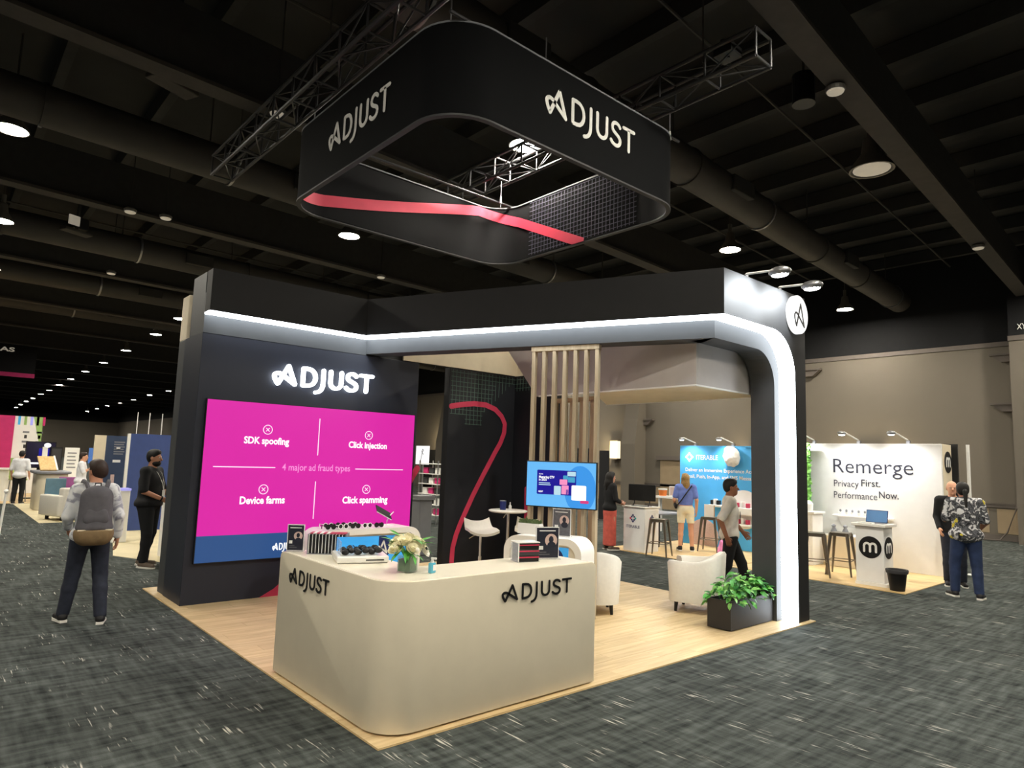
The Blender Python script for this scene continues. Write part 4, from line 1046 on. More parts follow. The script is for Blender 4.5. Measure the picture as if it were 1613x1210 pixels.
for i in range(5):
    a = 0.4+i*1.25; o = ob('bud', MB().ell((0, 0, 0), (0.017, 0.017, 0.022), 10, 6).mesh('b', smooth=True), 'petal_white', fv); o.location = (0.135*math.cos(a), 0.135*math.sin(a), 0.20-0.01*i)
lfm = leafmesh(0.12, 0.026, 0.35)
for i in range(34):
    a = i*2.399; o = ob('leaf', lfm, ('leaf', 'leaf_light', 'leaf_dark')[i % 3] if False else None, fv)
    if not o.data.materials: o.data.materials.append(MATS['leaf'])
    r0 = 0.03+0.03*(i % 3); o.location = (r0*math.cos(a), r0*math.sin(a), 0.13+0.035*(i % 4)); o.rotation_euler = (random.uniform(-0.5, 0.95), random.uniform(-.3, .3), a-PI/2)

# hand sanitiser pump bottle
hb = thing('sanitiser_bottle', 'clear pump bottle of blue liquid beside the bouquet', 'bottle', (0.535, 0.265, CZ), 0.3)
ob('bottle', MB().box((-0.026, -0.018, 0), (0.026, 0.018, 0.075)).mesh('b', bevel=0.008, seg=3, smooth=True), 'liquid_blue', hb)
ob('neck', MB().lathe([(0.013, 0.075), (0.013, 0.085), (0.009, 0.088), (0.009, 0.10), (0.0, 0.10)], n=12), 'matte_white', hb)
ob('pump', MB().box((-0.006, -0.035, 0.10), (0.006, 0.01, 0.112)).cyl((0, 0, 0.095), (0, 0, 0.11), 0.008, n=8), 'matte_white', hb)
ob('label', MB().box((-0.012, -0.0195, 0.02), (0.022, -0.0182, 0.06)), 'matte_white', hb)
# clear rack of black boxed books with red bands
br = thing('book_rack', 'clear acrylic rack with a white lid at the right of the counter', 'rack', (1.55, 0.365, CZ), -0.30)
ob('left_wall', MB().box((-0.105, -0.075, 0.0), (-0.101, 0.075, 0.155)), 'acrylic', br)
ob('front_lip', MB().box((-0.103, -0.079, 0.0), (-0.095, -0.074, 0.155)), 'matte_white', br)
ob('lid', MB().box((-0.105, -0.079, 0.155), (0.095, 0.078, 0.163)), 'gloss_white', br)
ob('base', MB().box((-0.105, -0.078, 0.0), (0.095, 0.078, 0.004)), 'acrylic', br)
Mb = br.matrix_basis
for i in range(3):
    t = thing('boxed_book', ['black boxed book with a red band, bottom of the clear rack', 'black boxed book with a red band, middle of the clear rack', 'black boxed book with a red band, top of the clear rack'][i], 'book', Mb @ Vector((0, 0, 0.0045+i*0.0498)), -0.30, 'boxed books in the clear rack')
    ob('cover', MB().box((-0.094, -0.073, 0), (0.09, 0.07, 0.0485)).mesh('c', bevel=0.003, seg=1), 'dark_grey' if i == 1 else 'black', t)
    ob('band', MB().box((-0.095, -0.075, 0.030), (0.091, -0.073, 0.040)), 'red', t)

# ---- small white demo counters
def demo_counter(label, p, rz, W, D, H):
    t = thing('demo_counter', label, 'counter', (p[0], p[1], FZ), rz, 'white demo counters')
    r = 0.17; n_ = 10
    o_ = [(-W/2, 0)]+[(-W/2+r-r*math.cos(a), H-r+r*math.sin(a)) for a in [i*PI/2/n_ for i in range(n_+1)]]+[(W/2-r+r*math.sin(a), H-r+r*math.cos(a)) for a in [i*PI/2/n_ for i in range(n_+1)]]+[(W/2, 0)]
    th = 0.07; ri = r-th*0.6
    i_ = [(-W/2+th, 0)]+[(-W/2+th+ri-ri*math.cos(a), H-th-ri+ri*math.sin(a)) for a in [i*PI/2/n_ for i in range(n_+1)]]+[(W/2-th-ri+ri*math.sin(a), H-th-ri+ri*math.cos(a)) for a in [i*PI/2/n_ for i in range(n_+1)]]+[(W/2-th, 0)]
    N_ = len(o_)
    vs = [(x, y, z) for y in (-D/2, D/2) for (x, z) in o_]+[(x, y, z) for y in (-D/2, D/2) for (x, z) in i_]
    fs = []
    for k in range(N_-1):
        fs += [(k, N_+k, N_+k+1, k+1), (2*N_+k, 2*N_+k+1, 3*N_+k+1, 3*N_+k), (k, k+1, 2*N_+k+1, 2*N_+k), (N_+k, 3*N_+k, 3*N_+k+1, N_+k+1)]
    fs += [(0, 2*N_, 3*N_, N_), (N_-1, 2*N_-1, 4*N_-1, 3*N_-1)]
    ob('shell', MB().add(vs, fs).mesh('s', smooth=True), 'gloss_white', t)
    ob('recess_panel', MB().box((-W/2+th, -D/2+0.05, 0), (W/2-th, -D/2+0.07, H-th)), 'counter_white', t)
    g = ob('graphic', MB().box((-W/2+th+0.10, -D/2+0.044, 0.25), (W/2-th-0.10, -D/2+0.05, H-th-0.03)), 'graphic_blue', t)
    ob('logo_disc', MB().cyl((W*0.12, -D/2+0.041, H-th-0.17), (W*0.12, -D/2+0.044, H-th-0.17), 0.14, n=28), 'graphic_navy', g)
    ob('logo_letter', MB().strip([(W*0.12-0.08+x*0.17, H-th-0.25+z*0.16) for x, z in A_LOOP], 0.02, 0.003, (0, -D/2+0.041, 0), (1, 0, 0), (0, 0, 1)), 'matte_white', g)
    ob('shelf', MB().box((-W/2+th, -D/2+0.07, H*0.5), (W/2-th, D/2-0.02, H*0.5+0.02)), 'gloss_white', t)
    return t
aH = math.atan2(dH.y, dH.x)
pB = tvc+nH*0.34; pB.z = 0
demo_counter('white rounded demo counter with a blue graphic below the television', (pB.x+dH.x*0.02, pB.y+dH.y*0.02), aH, 0.95, 0.42, 0.985)
demo_counter('white rounded demo counter with sunglasses in front of the magenta screen', (1.95, 3.85), 0.0, 1.45, 0.45, 0.93)
HB = 0.985+FZ
# white planter box and sign on the counter below the television
q = gz(868, 836, HB)
pt = thing('herb_planter', 'small white planter box of dusty green herbs below the television', 'plant', (pB.x-dH.x*0.24-nH.x*0.03, pB.y-dH.y*0.24-nH.y*0.03, HB), aH)
ob('box', MB().box((-0.14, -0.05, 0), (0.14, 0.05, 0.008)).box((-0.14, -0.05, 0.008), (-0.13, 0.05, 0.12)).box((0.13, -0.05, 0.008), (0.14, 0.05, 0.12)).box((-0.13, -0.05, 0.008), (0.13, -0.04, 0.12)).box((-0.13, 0.04, 0.008), (0.13, 0.05, 0.12)).mesh('x', weld=True), 'gloss_white', pt)
ob('soil', MB().box((-0.129, -0.039, 0.008), (0.129, 0.039, 0.105)), 'soil', pt)
mb = MB()
for i in range(150):
    x, y = random.uniform(-.125, .125), random.uniform(-.035, .035); h = random.uniform(.03, .07)*(1.6 if i == 0 else 1); dx, dy = random.uniform(-.02, .02), random.uniform(-.02, .02)
    mb.add([(x-.004, y, .105), (x+.004, y, .105), (x+dx+.012, y+dy, .105+h*.7), (x+dx, y+dy*1.4, .105+h), (x+dx-.012, y+dy, .105+h*.7)], [(0, 1, 2, 3, 4)])
tag(ob('herb_leaves', mb, 'leaf_dusty', pt), kind='stuff')
sign_holder('counter_sign', 'grey poster in a clear stand under the television', (pB.x+dH.x*0.16-nH.x*0.02, pB.y+dH.y*0.16-nH.y*0.02), aH, 0.21, 0.30, HB, 'poster_grey')
# sunglasses on the far demo counter
HC = 0.93+FZ
lens = MB().cyl((0, 0, 0), (0, 0.004, 0), 0.026, n=14)
def sunglasses(x, y, rz, label, m):
    t = thing('sunglasses', label, 'sunglasses', (x, y, HC), rz, 'sunglasses on the demo counter')
    for sx in (-1, 1):
        ob('lens', MB().cyl((0.036*sx, 0, 0.03), (0.036*sx, 0.004, 0.03), 0.027, n=14), 'black', t)
        ob('temple_arm', MB().box((0.066*sx-0.003, 0.002, 0.036), (0.066*sx+0.003, 0.12, 0.044)).box((0.066*sx-0.003, 0.11, 0.0), (0.066*sx+0.003, 0.12, 0.036)), m, t)
        ob('rim', MB().strip(ring_strip(0.036*sx, 0.03, 0.028, 14), 0.007, 0.006, (0, 0.005, 0), (1, 0, 0), (0, 0, 1)), m, t)
    ob('bridge', MB().box((-0.012, 0, 0.034), (0.012, 0.005, 0.041)), m, t)
for i in range(8):
    sunglasses(1.44+0.165*(i % 5)+0.05*(i//5), 3.72+0.17*(i//5), random.uniform(-.06, .06), ('white' if i % 2 else 'black')+'-framed sunglasses before the magenta screen, '+ORD[i % 5]+' from left, '+('back' if i > 4 else 'front')+' row', 'matte_white' if i % 2 else 'black')
st = thing('price_stand', 'small tilted black board on a white wire stand before the magenta screen', 'stand', (2.30, 3.90, HC), 0.1)
ob('rod', MB().tube([(0.02, 0, 0), (0.02, 0, 0.06), (0.06, 0, 0.12), (0.12, 0, 0.17)], 0.007, 6), 'matte_white', st)
Ms = Matrix.Translation((-0.04, 0, 0.17)) @ Matrix.Rotation(0.45, 4, 'Y') @ Matrix.Rotation(0.75, 4, 'X')
ob('board', MB().box((-0.13, -0.06, -0.006), (0.13, 0.06, 0.006), Ms), 'black', st)
ob('board_edge', MB().box((-0.13, -0.064, -0.010), (0.135, -0.06, 0.0), Ms).box((0.13, -0.06, -0.010), (0.136, 0.06, 0.0), Ms), 'matte_white', st)
ob('foot', MB().box((-0.08, -0.06, 0), (0.08, 0.06, 0.006)), 'matte_white', st)

# ================================================================== FURNITURE
# high table and bar stools
tp = gz(797, 803, 1.07+FZ)
ht = thing('bar_table', 'round white bar table on a chrome post before the black panel', 'table', (tp.x, tp.y-0.05, FZ))
ob('tabletop', MB().lathe([(0, 1.035), (0.27, 1.035), (0.30, 1.05), (0.30, 1.065), (0.285, 1.072), (0, 1.072)], n=32).mesh('t', smooth=True), 'gloss_white', ht)
ob('post', MB().cyl((0, 0, 0.02), (0, 0, 0.62), 0.034, n=14).cyl((0, 0, 0.62), (0, 0, 1.035), 0.024, n=14), 'chrome', ht)
ob('base', MB().lathe([(0, 0), (0.22, 0), (0.22, 0.008), (0.05, 0.03), (0, 0.03)], n=28).mesh('t', smooth=True), 'chrome', ht)
ob('lever', MB().tube([(0, 0, 1.02), (-0.08, -0.03, 1.0), (-0.13, -0.05, 0.96)], 0.007, 6), 'chrome', ht)
tz = 1.072+FZ
cup = thing('water_cup', 'dark blue cup on the round bar table', 'cup', (tp.x-0.09, tp.y-0.03, tz)); ob('wall', MB().lathe([(0, 0), (0.045, 0), (0.05, 0.13), (0.046, 0.13), (0.041, 0.006), (0, 0.006)], n=18).mesh('c', smooth=True), 'graphic_navy', cup)
ob('lid', MB().lathe([(0, 0.131), (0.05, 0.131), (0.05, 0.142), (0, 0.145)], n=18), 'mid_grey', cup)
bo = thing('small_bottle', 'small white pump bottle on the round bar table', 'bottle', (tp.x+0.03, tp.y-0.06, tz)); ob('body', MB().lathe([(0, 0), (0.024, 0), (0.024, 0.06), (0.01, 0.075), (0.01, 0.09), (0, 0.09)], n=14), 'matte_white', bo)
ob('cap', MB().cyl((0, 0, 0.09), (0, 0, 0.115), 0.008, n=8), 'matte_white', bo)
def bar_stool(label, p, rz, sc=1.0):
    t = thing('bar_stool', label, 'stool', (p[0], p[1], FZ), rz, 'white swivel bar stools'); 
    vs = []; fs = []; nx, ny = 12, 9
    for j in range(ny+1):
        for i in range(nx+1):
            x = (i/nx-0.5)*0.44; y = (j/ny-0.5)*0.40
            z = 0.80+0.05*(abs(x)/0.22)**2.2-0.02*(y/0.2)**2*(y < 0)+(0.13*max(0, (y-0.08)/0.12)**1.4)
            vs.append((x*(1-0.12*max(0, y/0.2)), y, z))
    n0 = len(vs); vs += [(a, b__, c-0.035) for a, b__, c in vs]
    q = lambda i, j: j*(nx+1)+i
    for j in range(ny):
        for i in range(nx):
            fs += [(q(i, j), q(i+1, j), q(i+1, j+1), q(i, j+1)), (n0+q(i, j), n0+q(i, j+1), n0+q(i+1, j+1), n0+q(i+1, j))]
    for i in range(nx): fs += [(q(i, 0), n0+q(i, 0), n0+q(i+1, 0), q(i+1, 0)), (q(i, ny), q(i+1, ny), n0+q(i+1, ny), n0+q(i, ny))]
    for j in range(ny): fs += [(q(0, j), q(0, j+1), n0+q(0, j+1), n0+q(0, j)), (q(nx, j), n0+q(nx, j), n0+q(nx, j+1), q(nx, j+1))]
    ob('seat', MB().add(vs, fs).mesh('s', smooth=True), 'leather_white', t)
    ob('post', MB().cyl((0, 0, 0.02), (0, 0, 0.45), 0.03, n=12).cyl((0, 0, 0.45), (0, 0, 0.775), 0.02, n=12), 'chrome', t)
    ob('base', MB().lathe([(0, 0), (0.20, 0), (0.20, 0.008), (0.05, 0.03), (0, 0.03)], n=26).mesh('t', smooth=True), 'chrome', t)
    ob('footrest', MB().tube([(0.03, -0.02, 0.30), (0.11, -0.07, 0.30), (0.09, -0.16, 0.30), (0, -0.19, 0.30), (-0.09, -0.16, 0.30), (-0.11, -0.07, 0.30), (-0.03, -0.02, 0.30)], 0.01, 6), 'chrome', t)
    ob('lever', MB().tube([(0, 0, 0.76), (-0.10, 0.0, 0.74), (-0.17, 0, 0.70)], 0.007, 6), 'chrome', t)
    return t
s1_ = gz(757, 836, 0.82); s2_ = gz(832, 834, 0.82)
bar_stool('white swivel bar stool left of the round bar table', s1_, -0.35)
bar_stool('white swivel bar stool right of the round bar table', (s2_.x+0.03, s2_.y-0.0), -0.75)

# white tub armchairs
def tub_chair(label, p, rz):
    t = thing('tub_armchair', label, 'armchair', (p[0], p[1], FZ), rz, 'white tub armchairs')
    n_ = 28; out, inn = [], []
    a0, a1 = -0.30*PI, 1.30*PI
    pts_ = []
    for i in range(n_+1):
        a = a0+(a1-a0)*i/n_
        cx = math.copysign(abs(math.cos(a))**0.62, math.cos(a)); sy = math.copysign(abs(math.sin(a))**0.62, math.sin(a))
        pts_.append((cx, sy, max(0, math.sin(a))))
    vs = []; fs = []
    for k, (cx, sy, s_) in enumerate(pts_):
        top = 0.63+0.12*s_**1.2
        vs += [(cx*0.335, sy*0.33, 0.13), (cx*0.365, sy*0.36, top-0.03), (cx*0.345, sy*0.34, top), (cx*0.285, sy*0.28, top), (cx*0.265, sy*0.26, top-0.03), (cx*0.255, sy*0.25, 0.13)]
    for k in range(n_):
        for j in range(6): fs.append((k*6+j, (k+1)*6+j, (k+1)*6+(j+1) % 6, k*6+(j+1) % 6))
    fs += [tuple(range(6)), tuple(reversed(range(n_*6, n_*6+6)))]
    ob('back_shell', MB().add(vs, fs).mesh('b', smooth=True), 'leather_white', t)
    ob('seat_cushion', MB().box((-0.26, -0.30, 0.30), (0.26, 0.24, 0.44)).mesh('c', bevel=0.03, seg=3, smooth=True), 'leather_white', t)
    ob('seat_base', MB().box((-0.27, -0.27, 0.135), (0.27, 0.24, 0.30)).mesh('c', bevel=0.015, seg=2, smooth=True), 'leather_white', t)
    for sx in (-1, 1):
        for sy in (-1, 1): ob('leg', MB().cyl((0.235*sx, 0.215*sy, 0.0), (0.225*sx, 0.205*sy, 0.135), 0.018, 0.027, n=8), 'black', t)
    return t
tub_chair('white leather tub armchair between the cream counter and the lounge', (4.13, 1.93), 2.4)
tub_chair('white leather tub armchair behind the black planter', (5.34, 1.20), -2.75)

# black planter of ivy-like leaves
pl = thing('leafy_planter', 'long black planter full of bright green leaves at the foot of the arch', 'plant', (5.10, 0.44, FZ))
px0, px1, py0, py1, ph = 4.65, 5.60, 0.30, 0.60, 0.33
wo('planter_box', MB().box((px0, py0, FZ+0.01), (px1, py1, FZ+0.03)).box((px0, py0, FZ+0.03), (px1, py0+0.02, FZ+ph)).box((px0, py1-0.02, FZ+0.03), (px1, py1, FZ+ph)).box((px0, py0+0.02, FZ+0.03), (px0+0.02, py1-0.02, FZ+ph)).box((px1-0.02, py0+0.02, FZ+0.03), (px1, py1-0.02, FZ+ph)).mesh('b', weld=True), 'planter_black', pl)
wo('soil', MB().box((px0+0.02, py0+0.02, FZ+0.03), (px1-0.02, py1-0.02, FZ+ph-0.04)), 'soil', pl)
for k in range(3): wo('foot', MB().box((px0+0.06+k*0.39, py0+0.02, FZ), (px0+0.12+k*0.39, py1-0.02, FZ+0.012)), 'black', pl)
lms = []
for mm, L, W in (('leaf', 0.095, 0.055), ('leaf_light', 0.085, 0.05), ('leaf_dark', 0.09, 0.05), ('leaf_light', 0.075, 0.045)):
    me = leafmesh(L, W, 0.35); me.materials.append(MATS[mm]); lms.append(me)
for i in range(298):
    x = random.uniform(px0-0.02, px1-0.02); y = random.uniform(py0-0.03, py1+0.03)
    ex = 2*abs((x-(px0+px1)/2)/(px1-px0)); ey = 2*abs((y-(py0+py1)/2)/(py1-py0))
    z = FZ+ph+0.27*max(0, 1-ey**2*0.75)*max(0.25, 1-ex**3*0.6)*random.uniform(0.35, 1.0)-(0.04 if ey > 0.95 else 0)
    o = wo('leaf', lms[i % 4], None, pl)
    ang = math.atan2(y-(py0+py1)/2, (x-(px0+px1)/2)*0.35)+random.uniform(-0.9, 0.9)
    o.matrix_basis = Matrix.Translation((x, y, z)) @ Matrix.Rotation(ang-PI/2, 4, 'Z') @ Matrix.Rotation(random.uniform(-0.75, 0.7), 4, 'X') @ Matrix.Rotation(random.uniform(-.5, .5), 4, 'Y') @ Matrix.Scale(random.uniform(0.8, 1.15), 4)
for i in range(16):
    x = px0+0.05+i*0.056; wo('stem', MB().tube([(x, 0.45, FZ+ph-0.05), (x+random.uniform(-.04, .04), 0.45+random.uniform(-.08, .08), FZ+ph+0.14)], 0.005, 5), 'leaf_dark', pl)

# ================================================================== NEIGHBOURING BOOTHS ON THE RIGHT
def metal_stool(label, p, rz, H=0.74):
    t = thing('metal_stool', label, 'stool', (p[0], p[1], p[2] if len(p) > 2 else FZ), rz, 'tapered metal stools')
    ob('seat', MB().box((-0.155, -0.155, H-0.02), (0.155, 0.155, H)).mesh('s', bevel=0.02, seg=2), 'steel', t)
    ob('apron', MB().box((-0.15, -0.15, H-0.06), (0.15, -0.145, H-0.02)).box((-0.15, 0.145, H-0.06), (0.15, 0.15, H-0.02)).box((-0.15, -0.145, H-0.06), (-0.145, 0.145, H-0.02)).box((0.145, -0.145, H-0.06), (0.15, 0.145, H-0.02)).mesh('a', weld=True), 'steel', t)
    for sx in (-1, 1):
        for sy in (-1, 1): ob('leg', MB().cyl((0.21*sx, 0.21*sy, 0), (0.135*sx, 0.135*sy, H-0.02), 0.014, 0.032, n=6), 'steel', t)
    k = 0.185
    for a, b_ in (((-k, -k), (k, -k)), ((k, -k), (k, k)), ((k, k), (-k, k)), ((-k, k), (-k, -k))): ob('footrest', MB().cyl((a[0], a[1], 0.26), (b_[0], b_[1], 0.26), 0.009, n=6), 'steel', t)
    return t
# ---- white booth
struct('floor_white_booth', MB().box((9.15, 0.02, 0), (12.2, 3.0, FZ)), 'booth_wood')
RXW = 11.67
rw = thing('white_booth_wall', 'white booth wall lettered Remerge, Privacy First, Performance Now', 'wall', (11.9, 1.5, FZ))
wo('panel', MB().box((RXW, 0.19, FZ), (RXW+0.06, 3.0, 2.40)).mesh('p', bevel=0.004, seg=1), 'remerge_white', rw)
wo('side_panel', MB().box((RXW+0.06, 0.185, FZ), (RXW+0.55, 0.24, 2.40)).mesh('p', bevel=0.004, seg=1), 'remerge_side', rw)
words('headline', 'Remerge', gx(1313, 744, RXW), gx(1439, 746, RXW), 0.285, 'grey_ink', rw, bold=-0.002, lift=0.008)
words('headline', 'Privacy', gx(1314, 766, RXW), gx(1353, 766, RXW), 0.135, 'grey_ink', rw, bold=-0.002, lift=0.008)
words('headline', 'First.', gx(1357, 766, RXW), gx(1387, 766, RXW), 0.135, 'grey_ink', rw, bold=0.006, lift=0.008)
words('headline', 'Performance', gx(1314, 784, RXW), gx(1382, 785, RXW), 0.135, 'grey_ink', rw, bold=-0.002, lift=0.008)
words('headline', 'Now.', gx(1385, 785, RXW), gx(1416, 786, RXW), 0.135, 'grey_ink', rw, bold=0.006, lift=0.008)
def m_badge(parent, c, u, r, lift=0.006):
    c, u = Vector(c), Vector(u).normalized(); up = Vector((0, 0, 1)); n_ = u.cross(up)
    wo('badge_disc', MB().prism([(r*math.cos(2*PI*i/32), r*math.sin(2*PI*i/32)) for i in range(32)], c, u, up, n_*lift), 'ink', parent)
    s_ = r*0.52
    pts_ = [(-s_, -s_*0.75), (-s_, s_*0.2)]+[(-s_/2-s_/2*math.cos(t), s_*0.2+s_*0.5*math.sin(t)) for t in [PI*i/8 for i in range(1, 9)]]
    p2 = [(0, -s_*0.75), (0, s_*0.2)]+[(s_/2-s_/2*math.cos(t), s_*0.2+s_*0.5*math.sin(t)) for t in [PI*i/8 for i in range(1, 9)]]+[(s_, -s_*0.75)]
    wo('badge_letter', MB().strip(pts_, r*0.20, 0.003, c+n_*lift, u, up).strip(p2, r*0.20, 0.0035, c+n_*lift, u, up), 'matte_white', parent)
q = gy(1488, 728, 0.185); m_badge(rw, (RXW+0.33, 0.183, q.z), (1, 0, 0), 0.20)
bp_ = MB().box((RXW+0.62, 0.10, FZ), (RXW+0.66, 0.34, 2.42)); tag(ob('banner_back', bp_, 'black'), 'narrow black panel behind the white booth wall', 'panel')
tag(ob('white_pole', MB().cyl((12.55, 0.0, 0), (12.55, 0.0, 2.42), 0.03, n=10).box((12.45, -0.1, 0), (12.65, 0.1, 0.01)), 'matte_white'), 'thin white pole just right of the black panel', 'pole')
for px, py, lb in ((1283, 699, 'white arm lamp on the white booth wall, leftmost'), (1353, 700, 'white arm lamp on the white booth wall above the name'), (1431, 699, 'white arm lamp on the white booth wall, rightmost')):
    p = gx(px, py, RXW+0.03); p.z = 2.40
    arm_lamp(p, (-1, 0.25, 0), lb, 'arm lamps on the white booth', L=0.46, head=0.09, energy=62, aim=(RXW, p.y, 0.9), col=(0.95, 0.97, 1), cone=2.4)
# shelf with a row of small things
sh = thing('wall_shelf', 'white wall shelf with a row of tiny pots under the lettering', 'shelf', (RXW-0.12, 1.6, 1.0))
a, b_ = gx(1315, 810, RXW-0.1), gx(1405, 811, RXW-0.1)
wo('board', MB().box((RXW-0.22, b_.y, a.z-0.03), (RXW-0.001, a.y, a.z)).mesh('b', bevel=0.004, seg=1), 'matte_white', sh)
wo('front_lip', MB().prism([(RXW-0.20, a.z-0.03), (RXW-0.001, a.z-0.24), (RXW-0.001, a.z-0.03)], (0, b_.y+0.1, 0), (1, 0, 0), (0, 0, 1), (0, a.y-b_.y-0.2, 0)), 'remerge_white', sh)
for i in range(8):
    y = a.y-0.12-i*(a.y-b_.y-0.25)/7
    t = thing('tiny_pot', ['tiny white pot with a grey figure at the left end of the wall shelf', 'tiny white pot, second on the wall shelf', 'tiny white pot, third on the wall shelf', 'tiny white pot, fourth on the wall shelf', 'tiny white pot, fifth on the wall shelf', 'tiny white pot, sixth on the wall shelf', 'tiny white pot, seventh on the wall shelf', 'tiny white pot at the right end of the wall shelf'][i], 'pot', (RXW-0.12, y, a.z), 0, 'tiny pots on the wall shelf')
    ob('pot', MB().lathe([(0, 0), (0.03, 0), (0.038, 0.06), (0, 0.06)], n=12), 'matte_white', t); ob('figure', MB().ell((0, 0, 0.085), (0.022, 0.022, 0.03), 8, 6), 'mid_grey', t)
# low white display counter with grey figurines
lc = thing('display_plinth', 'low cream display plinth against the white booth wall', 'plinth', (10.95, 1.75, FZ))
a, b_ = gz(1292, 886), gz(1345, 893)
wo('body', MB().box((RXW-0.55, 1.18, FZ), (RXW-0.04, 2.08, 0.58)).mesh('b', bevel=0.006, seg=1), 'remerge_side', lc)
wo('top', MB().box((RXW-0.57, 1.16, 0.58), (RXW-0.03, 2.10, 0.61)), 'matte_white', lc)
for i in range(2):
    t = thing('figurine', ['grey patterned figurine on the display plinth, left', 'grey patterned figurine on the display plinth, right'][i], 'figurine', (RXW-0.40, 1.98-0.22*i, 0.61), 0, 'figurines')
    ob('body', MB().lathe([(0, 0), (0.05, 0), (0.06, 0.06), (0.03, 0.13), (0.045, 0.17), (0, 0.2)], n=12).mesh('f', smooth=True), 'mid_grey', t); ob('base', MB().cyl((0, 0, 0), (0, 0, 0.01), 0.065, n=14), 'matte_white', t)
# green hedge wall and white cabinet at the left of the white booth
hg = thing('hedge_panel', 'green leafy hedge panel at the left of the white booth', 'hedge', (11.4, 2.72, FZ))
wo('backing', MB().box((11.37, 2.50, 0.95), (11.45, 2.98, 2.38)).box((11.39, 2.6, FZ), (11.43, 2.9, 0.95)), 'leaf_dark', hg)
mb = MB()
for i in range(900):
    y, z = random.uniform(2.46, 2.98), random.uniform(0.97, 2.38); x = 11.37-random.uniform(0, 0.05); a = random.uniform(0, 6.28); L = 0.05
    u_ = Vector((random.uniform(-.7, .1), math.cos(a), math.sin(a))).normalized()*L; v_ = Vector((random.uniform(-.5, .2), -math.sin(a), math.cos(a))).normalized()*L*0.5
    c = Vector((x, y, z)); mb.add([c-u_, c-v_, c+u_, c+v_], [(0, 1, 2, 3)])
tag(wo('hedge_leaves', mb, 'leaf_light', hg), kind='stuff')
wc = thing('white_cabinet', 'white drawer cabinet below the hedge panel', 'cabinet', (11.05, 2.5, FZ))
wo('body', MB().box((10.8, 2.18, FZ), (11.25, 2.95, 1.0)).mesh('b', bevel=0.006, seg=1), 'matte_white', wc)
wo('top', MB().box((10.77, 2.14, 1.0), (11.27, 2.97, 1.03)), 'gloss_white', wc)
for k in range(3): wo('drawer', MB().box((10.785, 2.22, 0.10+k*0.30), (10.80, 2.90, 0.37+k*0.30)).mesh('d', bevel=0.004, seg=1), 'gloss_white', wc)
tag(ob('white_jar', MB().lathe([(0, 1.03), (0.1, 1.03), (0.11, 1.18), (0.06, 1.24), (0, 1.24)], (10.95, 2.35, 0), n=16).mesh('j', smooth=True), 'matte_white'), 'white jar on the drawer cabinet', 'jar')
# lectern with the round m badges
ld = thing('badge_lectern', 'white lectern with black round m badges on two faces', 'lectern', (9.72, 0.78, FZ), 0.0)
La, Lb = gz(1350, 920), gz(1393, 924)
dl = Vector((0, -1, 0)); nl = Vector((1, 0, 0)); La = Vector((9.47, 0.86, 0)); Lb = Vector((9.47, gx(1393, 880, 9.47).y, 0))
Lc = La+Vector((0.0, 0, 0)); W_ = (Lb-La).length; D_ = gy(1407, 880, Lb.y).x-9.47
def lpt(a, b_): p = La+dl*a+nl*b_; return (p.x, p.y)
wo('body', MB().plan([lpt(0, 0), lpt(W_, 0), lpt(W_, D_), lpt(0, D_)], FZ+0.05, 0.955).mesh('b', bevel=0.006, seg=1), 'remerge_white', ld)
wo('base_plate', MB().plan([lpt(0.0, -0.04), lpt(W_+0.05, -0.04), lpt(W_+0.05, D_+0.04), lpt(0.0, D_+0.04)], FZ, FZ+0.05), 'matte_white', ld)
wo('top', MB().plan([lpt(-0.05, -0.05), lpt(W_+0.05, -0.05), lpt(W_+0.05, D_+0.05), lpt(-0.05, D_+0.05)], 0.955, 1.0).mesh('b', bevel=0.006, seg=1), 'gloss_white', ld)
c = La+dl*(W_*0.52); m_badge(ld, (c.x-nl.x*0.001, c.y-nl.y*0.001, 0.62), dl, W_*0.40)
c = La+dl*W_+nl*(D_*0.5); m_badge(ld, (c.x, c.y, 0.62), nl, W_*0.40)
c = La+dl*(W_*0.55)+nl*(D_*0.66)
lt = thing('laptop', 'open laptop with a blue screen on the badge lectern', 'laptop', (c.x, c.y, 1.0), math.atan2(dl.y, dl.x))
ob('screen_frame', MB().box((-0.17, 0.0, 0.012), (0.17, 0.012, 0.22), Matrix.Rotation(-0.25, 4, 'X')).mesh('s', bevel=0.004, seg=1), 'graphic_navy', lt)
ob('screen', MB().box((-0.16, -0.003, 0.02), (0.16, 0.0, 0.21), Matrix.Rotation(-0.25, 4, 'X')), 'laptop_blue', lt)
ob('keyboard_deck', MB().box((-0.17, -0.13, 0), (0.17, 0.0, 0.012)), 'mid_grey', lt)
tag(ob('paper_stack', MB().box((-0.15, -0.07, 0), (0.05, 0.07, 0.018), Matrix.Translation((c.x-dl.x*0.02-nl.x*0.215, c.y-dl.y*0.02-nl.y*0.215, 1.0)) @ Matrix.Rotation(0.06+math.atan2(dl.y, dl.x), 4, 'Z')), 'matte_white'), 'stack of white papers on the badge lectern', 'papers')
bn = thing('waste_bin', 'black plastic waste bin beside the badge lectern', 'bin', (9.36, 0.20, FZ))
ob('body', MB().lathe([(0, 0), (0.105, 0), (0.145, 0.30), (0.15, 0.31), (0.138, 0.31), (0.10, 0.012), (0, 0.012)], n=22).mesh('b', smooth=True), 'black', bn)
ob('liner', MB().lathe([(0.142, 0.26), (0.158, 0.27), (0.165, 0.31), (0.16, 0.325), (0.13, 0.322), (0.125, 0.25), (0.135, 0.25)], n=18).mesh('l', smooth=True), 'dark_grey', bn)
p = gz(1300, 910); metal_stool('tapered metal stool near the arch pillar in the white booth', (9.62, 1.60), 0.5)
metal_stool('tapered metal stool left of the badge lectern in the white booth', (10.15, 1.38), 0.15)

